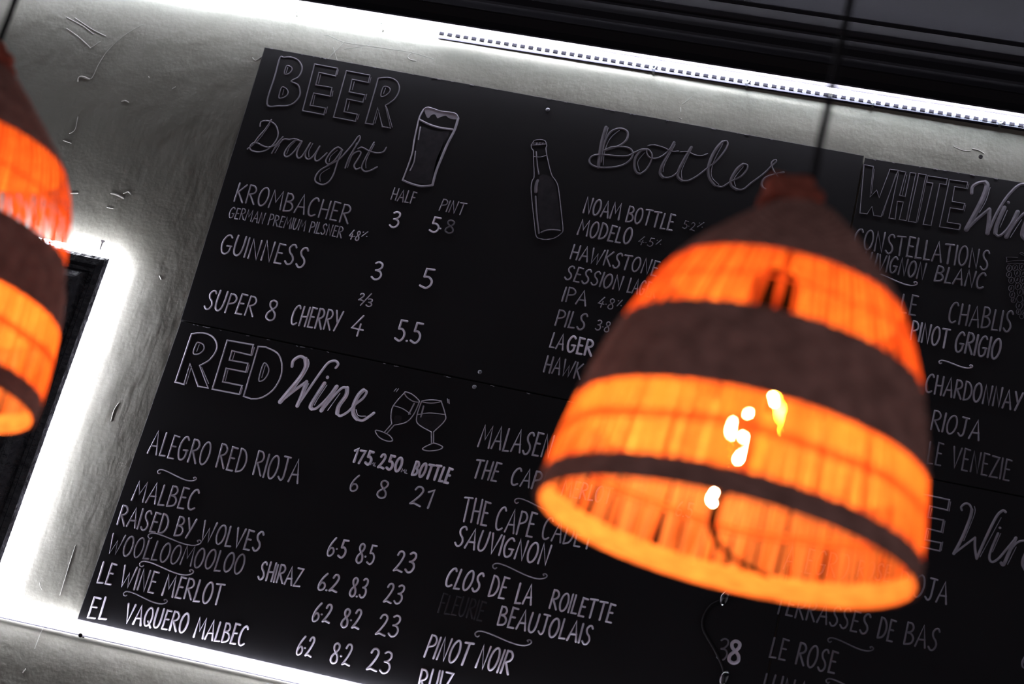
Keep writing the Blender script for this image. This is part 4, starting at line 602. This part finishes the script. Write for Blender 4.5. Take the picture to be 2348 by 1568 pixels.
# ================================================================ led strips
def sleeve(path, w, h):
    """flattened round sleeve along a path"""
    mb = MB(); mb.tube(path, 1.0, 12)
    return mb
chip_mesh = None
def led_strip(label, paths, out, contacts_dz=None, clips=(), sag=0.0, baffle=None):
    """paths: (start, end) pairs in the wall plane; out = distance of the sleeve from the wall"""
    root = empty('led_strip', (paths[0][0][0], 0, paths[0][0][1]))
    tag(root, label, 'light strip', 'white light strips on the wall')
    global chip_mesh
    spots = []
    tube = []; tape = MB(); cont = MB()
    for (a, b) in paths:
        a, b = Vector(a), Vector(b); L = (b - a).length; n = max(2, int(L / .12)); d = (b - a) / L; nrm = Vector((-d.y, d.x))
        for i in range(n + 1):
            p = a + d * (L * i / n) + nrm * (random.uniform(-sag, sag) if 0 < i < n else 0)
            tube.append((p.x, -out, p.y))
        k = int(L / .0167)
        for i in range(k):
            p = a + d * ((i + .5) * L / k)
            spots.append(p)
        if contacts_dz:
            for i in range(k):
                p = a + d * (i * L / k) + nrm * contacts_dz
                if baffle and p.x < baffle[0][0]: continue
                cont.box((p.x, -out * .82 - .0012, p.y), (.0094, .003, .0066), Matrix.Rotation(-math.atan2(d.y, d.x), 3, 'Y'))
            pa, pb = a + nrm * contacts_dz, b + nrm * contacts_dz
            tape.tube([(pa.x, -out * .82 + .0012, pa.y), (pb.x, -out * .82 + .0012, pb.y)], .0034, 6)
    mb = MB(); mb.tube(tube, .0050, 10); mb.build('sleeve', LED_GLOW, root, True)
    if contacts_dz:
        tape.build('clear_edge', CLEAR, root); c = cont.build('contacts', CONTACT, root); c['kind'] = 'stuff'
    if baffle:
        (xa, za), (xb, zb), d0, d1, hh, taper = baffle
        m_ = MB(); m_.add([(x, -d, z + h) for x, z, d1_ in ((xa, za, d0 + (d1 - d0) * taper), (xb, zb, d1)) for d, h in ((d0, -hh), (d1_, -hh), (d1_, hh), (d0, hh))], [(0, 1, 2, 3), (7, 6, 5, 4), (0, 4, 5, 1), (1, 5, 6, 2), (2, 6, 7, 3), (3, 7, 4, 0)])
        m_.build('baffle', BAFFLE, root)  # added opaque wedge, shaped to cut the strip's light on the wall below
    step = max(1, math.ceil(len(spots) / 98))
    for p in spots[::step]:
        if chip_mesh is None:
            m_ = MB(); m_.box((0, 0, 0), (.0052, .0022, .0052)); o = m_.build('diode', LED_CHIP, None); chip_mesh = o.data
        else:
            o = bpy.data.objects.new('diode', chip_mesh); COL.objects.link(o)
        o.parent = root; o.location = Vector((p.x, -out - .0058, p.y)) - root.location
    for x, z in clips:
        m_ = MB(); m_.ball((x, -out - .006, z - .004), .006, 10, 6, (1, .8, 1.4)); m_.tube([(x, -.0016, z - .010), (x, -out - .006, z - .010)], .003, 8)
        tag(m_.build('clip', CLEAR, root, True), 'clear plastic clip')
    return root
led_strip('long white light strip under the black cornice at the top of the wall', [((-2.7, 3.286), (.62, 3.284))], .021, contacts_dz=-.0092, baffle=((-1.0, 3.2758), (.62, 3.2750), .0020, .0165, .0030, .05),
          clips=[(-1.300, 3.284), (-1.115, 3.281), (-.556, 3.279), (-.372, 3.280), (-.128, 3.280), (.112, 3.280)], sag=.0012)
led_strip('white light strip running along the bottom edge of the menu boards', [((-1.72, 1.9635), (-1.36, 1.9735)), ((-1.36, 1.9735), (-.05, 1.9745))], .0078, sag=.001, baffle=((-1.70, 1.9560), (-.05, 1.9660), .0016, .0050, .0008, 1))
led_strip('white light strip fixed round the outside of the black carved frame', [((-2.45, 2.7025), (-1.503, 2.6862)), ((-1.4970, 2.6800), (-1.5115, 1.985))], .0135,
          clips=[(-1.497, 2.688)], sag=.0012)

# ================================================================ black carved frame at the left
fr = empty('picture_frame', (-1.506, 0, 2.677))
tag(fr, 'black carved picture frame on the wall at far left, edged with a light strip', 'picture frame')
X0, X1, Zb, Zt = -2.42, -1.506, 2.004, 2.677
pf = [(0, .0014), (0, .018), (.002, .022), (.009, .025), (.022, .0255), (.027, .018), (.034, .018), (.040, .025), (.056, .030), (.072, .026), (.078, .016), (.084, .014), (.090, .018), (.096, .016), (.102, .010), (.104, .0014)]
mb = MB(); v = []; f = []; n = len(pf)
for i, (sx, sz) in enumerate(((1, 1), (-1, 1), (-1, -1), (1, -1))):
    for u, d in pf: v.append(((X1 - u) if sx > 0 else (X0 + u), -d, (Zt - u) if sz > 0 else (Zb + u)))
for i in range(4):
    a = i * n; b = ((i + 1) % 4) * n
    for k in range(n - 1): f.append((a + k, a + k + 1, b + k + 1, b + k))
mb.add(v, f); mb.build('moulding', FRAME_PAINT, fr)
mb = MB()                                            # row of carved bosses along the moulding
def boss_row(p0, p1):
    p0, p1 = Vector(p0), Vector(p1); L = (p1 - p0).length; k = int(L / .034)
    for i in range(k):
        p = p0.lerp(p1, (i + .5) / k)
        mb.ball((p.x, -.0290, p.y), .0125, 10, 6, (.8, .22, 1.3))
boss_row((X1 - .056, Zt - .28), (X1 - .056, Zt - .11)); boss_row((X0 + .11, Zt - .056), (X1 - .11, Zt - .056))
o = mb.build('carving', FRAME_PAINT, fr, True); o['kind'] = 'stuff'
mb = MB(); mb.box(((X0 + X1) / 2, -.006, (Zb + Zt) / 2), (X1 - X0 - .19, .008, Zt - Zb - .19)); mb.build('panel', PANEL_PAINT, fr)
fr.rotation_euler = (0, .0185, 0)                     # it hangs a little crooked

# nails in the wall
def nail(x, z, label, tip=.018, vertical=False):
    mb = MB()
    if vertical:
        mb.tube([(x, -.012, z - .012), (x, -.012, z + .006)], .0013, 8); mb.tube([(x, -.012, z + .005), (x, -.012, z + .0095)], [.0015, .0042], 10)
    else:
        mb.tube([(x, -.0014, z), (x, -tip, z)], .0016, 8); mb.tube([(x, -tip, z), (x, -tip - .002, z)], .004, 10)
    tag(mb.build('nail', CORD, None, origin=(x, 0, z)), label, 'nail')
nail(-1.538, 2.7035, 'dark screw standing up above the top of the carved frame', vertical=True)
nail(-1.3275, 1.9560, 'dark nail head in the wall below the lower light strip')
nail(.088, 3.204, 'dark nail hole plug in the wall above the white wine board', tip=.003)

# cable with clear clips across the red wine board
mb = MB()
path = smooth([(-.178, 2.05), (-.182, 2.133), (-.202, 2.170), (-.236, 2.212), (-.232, 2.248), (-.208, 2.268), (-.176, 2.290), (-.136, 2.312)], False, 6)
mb.tube([(x, -BT - .0035, z) for x, z in path], .0032, 8)
cb = mb.build('cable', CORD, None, True, origin=(-.182, -BT, 2.133)); cb.matrix_world = Matrix.Translation(cb.location)
tag(cb, 'thin black cable looping over the board below the orange lamp', 'cable')
for x, z, a in ((-.210, 2.268, .1), (-.182, 2.131, .2), (-.136, 2.318, -.6)):
    mb = MB(); mb.ball((0, 0, 0), .011, 14, 8, (.75, .7, 1.25))
    mb.v = [Matrix.Rotation(a, 3, 'Y') @ Vector(p) + Vector((x, -BT - .0075, z)) for p in mb.v]
    tag(mb.build('cable_clip', CLEAR, cb, True), 'clear plastic cable clip')

# ================================================================ pendant lamps
PX = .000377
EXTRA = 0.0
prof_px = [(18, 52), (40, 88), (60, 113), (80, 137), (100, 160), (125, 188), (150, 214), (180, 244), (211, 272), (245, 297), (275, 316), (320, 338), (365, 357), (410, 374), (460, 391), (520, 408), (585, 422), (660, 436), (750, 448), (815, 453)]
SCALE = 1.0
TOT = 815 / .951 * PX
def rad(tau): return rad0(tau) * (1 + EXTRA * 2.4 * max(0, 1 - abs(tau - 215) / 190)) * (1 - EXTRA * 1.4 * max(0, (tau - 480) / 335)) * (1 if EXTRA else .985)
def rad0(tau):
    tau = tau / SCALE
    for (a, r), (b, q) in zip(prof_px, prof_px[1:]):
        if tau <= b: return (r + (q - r) * max(0, (tau - a)) / (b - a)) * PX
    return prof_px[-1][1] * PX
def hz(tau): return TOT - tau / .951 * PX + EXTRA * max(0, (390 - tau) / 368)
def build_lamp(b3, b2a, b2b, b1, end, extra=0.0, upright=Vector((0, 0, 1)), lean=0.0):
    """b3..end: where the bands begin and end down the shade; upright: the plumb line seen from the lamp"""
    global EXTRA, SCALE, TOT
    EXTRA = extra; SCALE = end / 815; TOT = end / .951 * PX; TOP = TOT + extra
    root = empty('pendant_lamp', (0, 0, 0))
    def band(t0, t1, rows):
        mb = MB(); pr = []; N = 264
        seq = []
        for i in range(rows):
            for k in range(3): seq.append((t0 + (t1 - t0) * (i + k / 3) / rows, i, k))
        seq.append((t1, rows, 0))
        pr = [(rad(t), hz(t)) for t, i, k in seq]
        def warp(i, k, r):
            t, row, ph = seq[i]
            ridge = .0011 if ph else -.0006
            return r + ridge + .0010 * math.cos(math.pi * ((k // 3) % 2) + math.pi * (row % 2)) + .0004 * math.sin(k * .37 + row)
        mb.lathe(pr, N, warp=warp)
        return mb
    tag(band(22, b3, 22).build('woven_band', WEAVE, root, True), 'dark woven cap at the top of the shade')
    tag(band(b2a, b2b, 20).build('woven_band', WEAVE, root, True), 'wide dark woven band round the middle')
    tag(band(b1, end, 7).build('woven_band', WEAVE, root, True), 'narrow dark woven band at the rim')
    for t0, t1 in ((24, b3 - 2), (b2a + 2, b2b - 2), (b1 + 1, end - 1)):
        mb = MB(); mb.lathe([(rad(t0 + (t1 - t0) * i / 10) - .0030, hz(t0 + (t1 - t0) * i / 10)) for i in range(11)], 96)
        tag(mb.build('band_lining', LINING, root, True), 'pale cane lining inside the dark band')
    def canes(t0, t1, N, label, stuff):
        mb = MB()
        for i in range(N):
            if random.random() < .006: continue
            a0 = 2 * math.pi * (i + random.uniform(-.27, .27)) / N; tw = random.uniform(-.006, .006)
            v = []; f = []; R = 6
            wdt = random.uniform(.0018, .0032) * (.85 if stuff is CANE_DIM else 1); dr = random.uniform(-.0012, .0008)
            for j in range(R):
                t = t0 - 4 + (t1 - t0 + 8) * j / (R - 1); r = rad(t); z = hz(t); a = a0 + tw * j
                sc = min(1, .25 + r / .15)
                e = Vector((math.cos(a), math.sin(a), 0)); s_ = Vector((-math.sin(a), math.cos(a), 0))
                for q in range(5):
                    th = math.pi * q / 4
                    v.append(e * (r + dr - .0006 + .55 * wdt * math.sin(th)) + s_ * (wdt * sc * math.cos(th)) + Vector((0, 0, z)))
            for j in range(R - 1):
                for q in range(4): f.append((j * 5 + q, j * 5 + q + 1, (j + 1) * 5 + q + 1, (j + 1) * 5 + q))
            mb.add(v, f)
        tag(mb.build('cane_slats', stuff, root, True), label)
    canes(b3, b2a, 100, 'upper ring of thin upright cane slats, lit red orange', CANE_DIM)
    canes(b2b, b1 + 2, 188, 'lower ring of thin upright cane slats, lit orange', CANE)
    for t, rr in (((b3 + b2a) / 2, .0012), ((b2b + b1) / 2 - 12, .0016), ((b2b + b1) / 2, .0014)):
        mb = MB(); mb.tube([(rad(t) * math.cos(a) * .992, rad(t) * math.sin(a) * .992, hz(t) + .0012 * math.sin(a * 7)) for a in [2 * math.pi * k / 96 for k in range(96)]], rr, 6, closed=True)
        tag(mb.build('tie_ring', CANE, root, True), 'thin cane hoop tying the slats')
    # rope knot on top
    mb = MB()
    for k, (zz, R_, r_, ph) in enumerate(((TOP - .010, .0245, .0072, 0), (TOP + .0005, .0215, .0075, 1.3), (TOP + .0100, .0150, .0068, 2.1))):
        mb.tube([((R_ + .0022 * math.sin(3 * a + ph)) * math.cos(a) - .002 - .003 * k - lean, (R_ + .0022 * math.sin(3 * a + ph)) * math.sin(a), zz + .0035 * math.sin(2 * a + ph)) for a in [2 * math.pi * j / 36 for j in range(36)]], r_, 8, closed=True)
    mb.ball((-.005 - lean, 0, TOP + .008), .015, 12, 8, (1, 1, .8)); mb.tube([(-lean / 2, 0, TOP - .02), (-lean, 0, TOP + .016)], .014, 10)
    tag(mb.build('rope_knot', KNOT, root, True), 'reddish rope knot on top')
    mb = MB(); base = Vector((0, 0, TOP)); mb.tube([base + upright * 1.135, base + upright * .3, base + upright * .02, base, (0, 0, TOP - .03), (-.006, 0, .256 if extra == 0 else .236)], .0038, 8)
    mb.build('cord', CORD, root, True)
    # socket and filament bulb
    mb = MB(); mb.lathe([(.0, .246), (.010, .246), (.018, .240), (.0215, .232), (.022, .212), (.018, .206), (.018, .190), (.0, .190)], 24, (-.008, 0, (end - 815) / 815 * .40 + (-.002 if extra == 0 else 0)))
    mb.build('socket', SOCKET, root, True)
    bl = MB(); bl.lathe([(.013, .193), (.0135, .182), (.018, .165), (.0255, .140), (.031, .110), (.032, .090), (.030, .068), (.024, .049), (.014, .038), (.0, .0345)], 28, (-.0095, 0, 0))
    bulb = bl.build('bulb', GLASS, root, True); tag(bulb, 'clear glass filament bulb')
    mb = MB(); mb.lathe([(.0132, .201), (.0136, .184), (.0122, .181)], 20, (-.0095, 0, 0)); mb.build('bulb_cap', BRASS, bulb, True)
    bulb.location = (.005, 0, .011 if extra == 0 else 0)
    fl = MB()
    arc = MB(); arc.tube(smooth3([(-.0065, .0, .1375), (.002, -.006, .1345), (.0091, -.008, .1281), (.0155, -.008, .118), (.0185, -.006, .106), (.0195, 0, .100)]), .0026, 6)
    tag(arc.build('filament', FILAMENT_DIM, bulb, True), 'yellow glowing arc of filament')
    fl.tube(smooth3([(.006, -.0095, .1300), (.0085, -.0085, .1265), (.0092, -.008, .1235)]), .0014, 6)
    fl.tube(smooth3([(-.0085, -.008, .1125), (-.0105, -.008, .1095), (-.0125, -.010, .1075)]), .0016, 6)
    fl.tube(smooth3([(-.0215, -.010, .1000), (-.0225, -.010, .090), (-.017, -.010, .078), (-.0115, -.010, .0650), (-.008, -.006, .074), (-.0085, -.004, .086), (-.014, -.004, .090)]), .0018, 6)
    fl.tube(smooth3([(-.0235, -.004, .034 if extra == 0 else .044), (-.0255, -.002, .0265 if extra == 0 else .0385), (-.0220, 0, .0245 if extra == 0 else .0365)]), .0010, 6)  # glint on the bulb tip, put in as a small glowing bead
    tag(fl.build('filament', FILAMENT, bulb, True), 'glowing wire filament with a glint bead at the bulb tip')
    mb = MB(); mb.tube(smooth3([(-.0125, -.012, .037), (-.0172, -.01, .034), (-.0216, .02, .026), (-.0219, .05, .0203), (-.0139, .08, .0139), (.0079, .11, .0037 + .006), (.033, .132, .009)]), [.0022 + .0022 * math.sin(math.pi * min(1, i / 26)) for i in range(37)], 8)
    o = mb.build('dark_curve', CORD, root, True); o.location = (.005, 0, .006 if extra == 0 else 0)  # black tube drawn for the dark curve inside the lamp
    tag(o, 'black curve from the bulb to the shade')
    lt = bpy.data.lights.new('bulb_light', 'POINT'); lt.energy = LAMP_W; lt.color = (1.0, .37, .10); lt.shadow_soft_size = .016
    lo = bpy.data.objects.new('bulb_light', lt); COL.objects.link(lo); lo.parent = root; lo.location = (-.009, 0, .085)
    return root
def smooth3(p, sub=6):
    p = [Vector(a) for a in p]; q = []
    for i in range(len(p) - 1):
        a, b, c, d = (p[max(0, min(len(p) - 1, i + k))] for k in (-1, 0, 1, 2))
        for j in range(sub):
            t = j / sub; q.append(.5 * ((2 * b) + (c - a) * t + (2 * a - 5 * b + 4 * c - d) * t * t + (3 * b - a - 3 * c + d) * t ** 3))
    q.append(p[-1]); return q
LAMP_W = 3.6
turn = Matrix.Rotation(math.radians(-1.7), 3, BACK) @ Matrix.Rotation(math.radians(0.8), 3, RIGHT)      # it hangs slightly askew on its cord
lamp = build_lamp(252, 414, 619, 792, 850, 0, turn.transposed() @ Vector((0, 0, 1)), .0115)
hook = Vector((-.109, -1.712, 1.933 + .323)) + RIGHT * .0065
lamp.location = hook - turn @ Vector((0, 0, TOT))
lamp.rotation_euler = turn.to_euler()
tag(lamp, 'whole striped cane pendant lamp glowing orange in front of the menu boards', 'pendant lamp', 'striped cane pendant lamps')
tilt = Matrix.Rotation(-.014, 3, 'Y')
other = build_lamp(208, 390, 572, 758, 815, .045, tilt.transposed() @ Vector((0, 0, 1)), .004)
other.location = (-.983, -1.603, 1.943); other.rotation_euler = tilt.to_euler()
tag(other, 'striped cane pendant lamp cut off by the left edge, before the black frame', 'pendant lamp', 'striped cane pendant lamps')
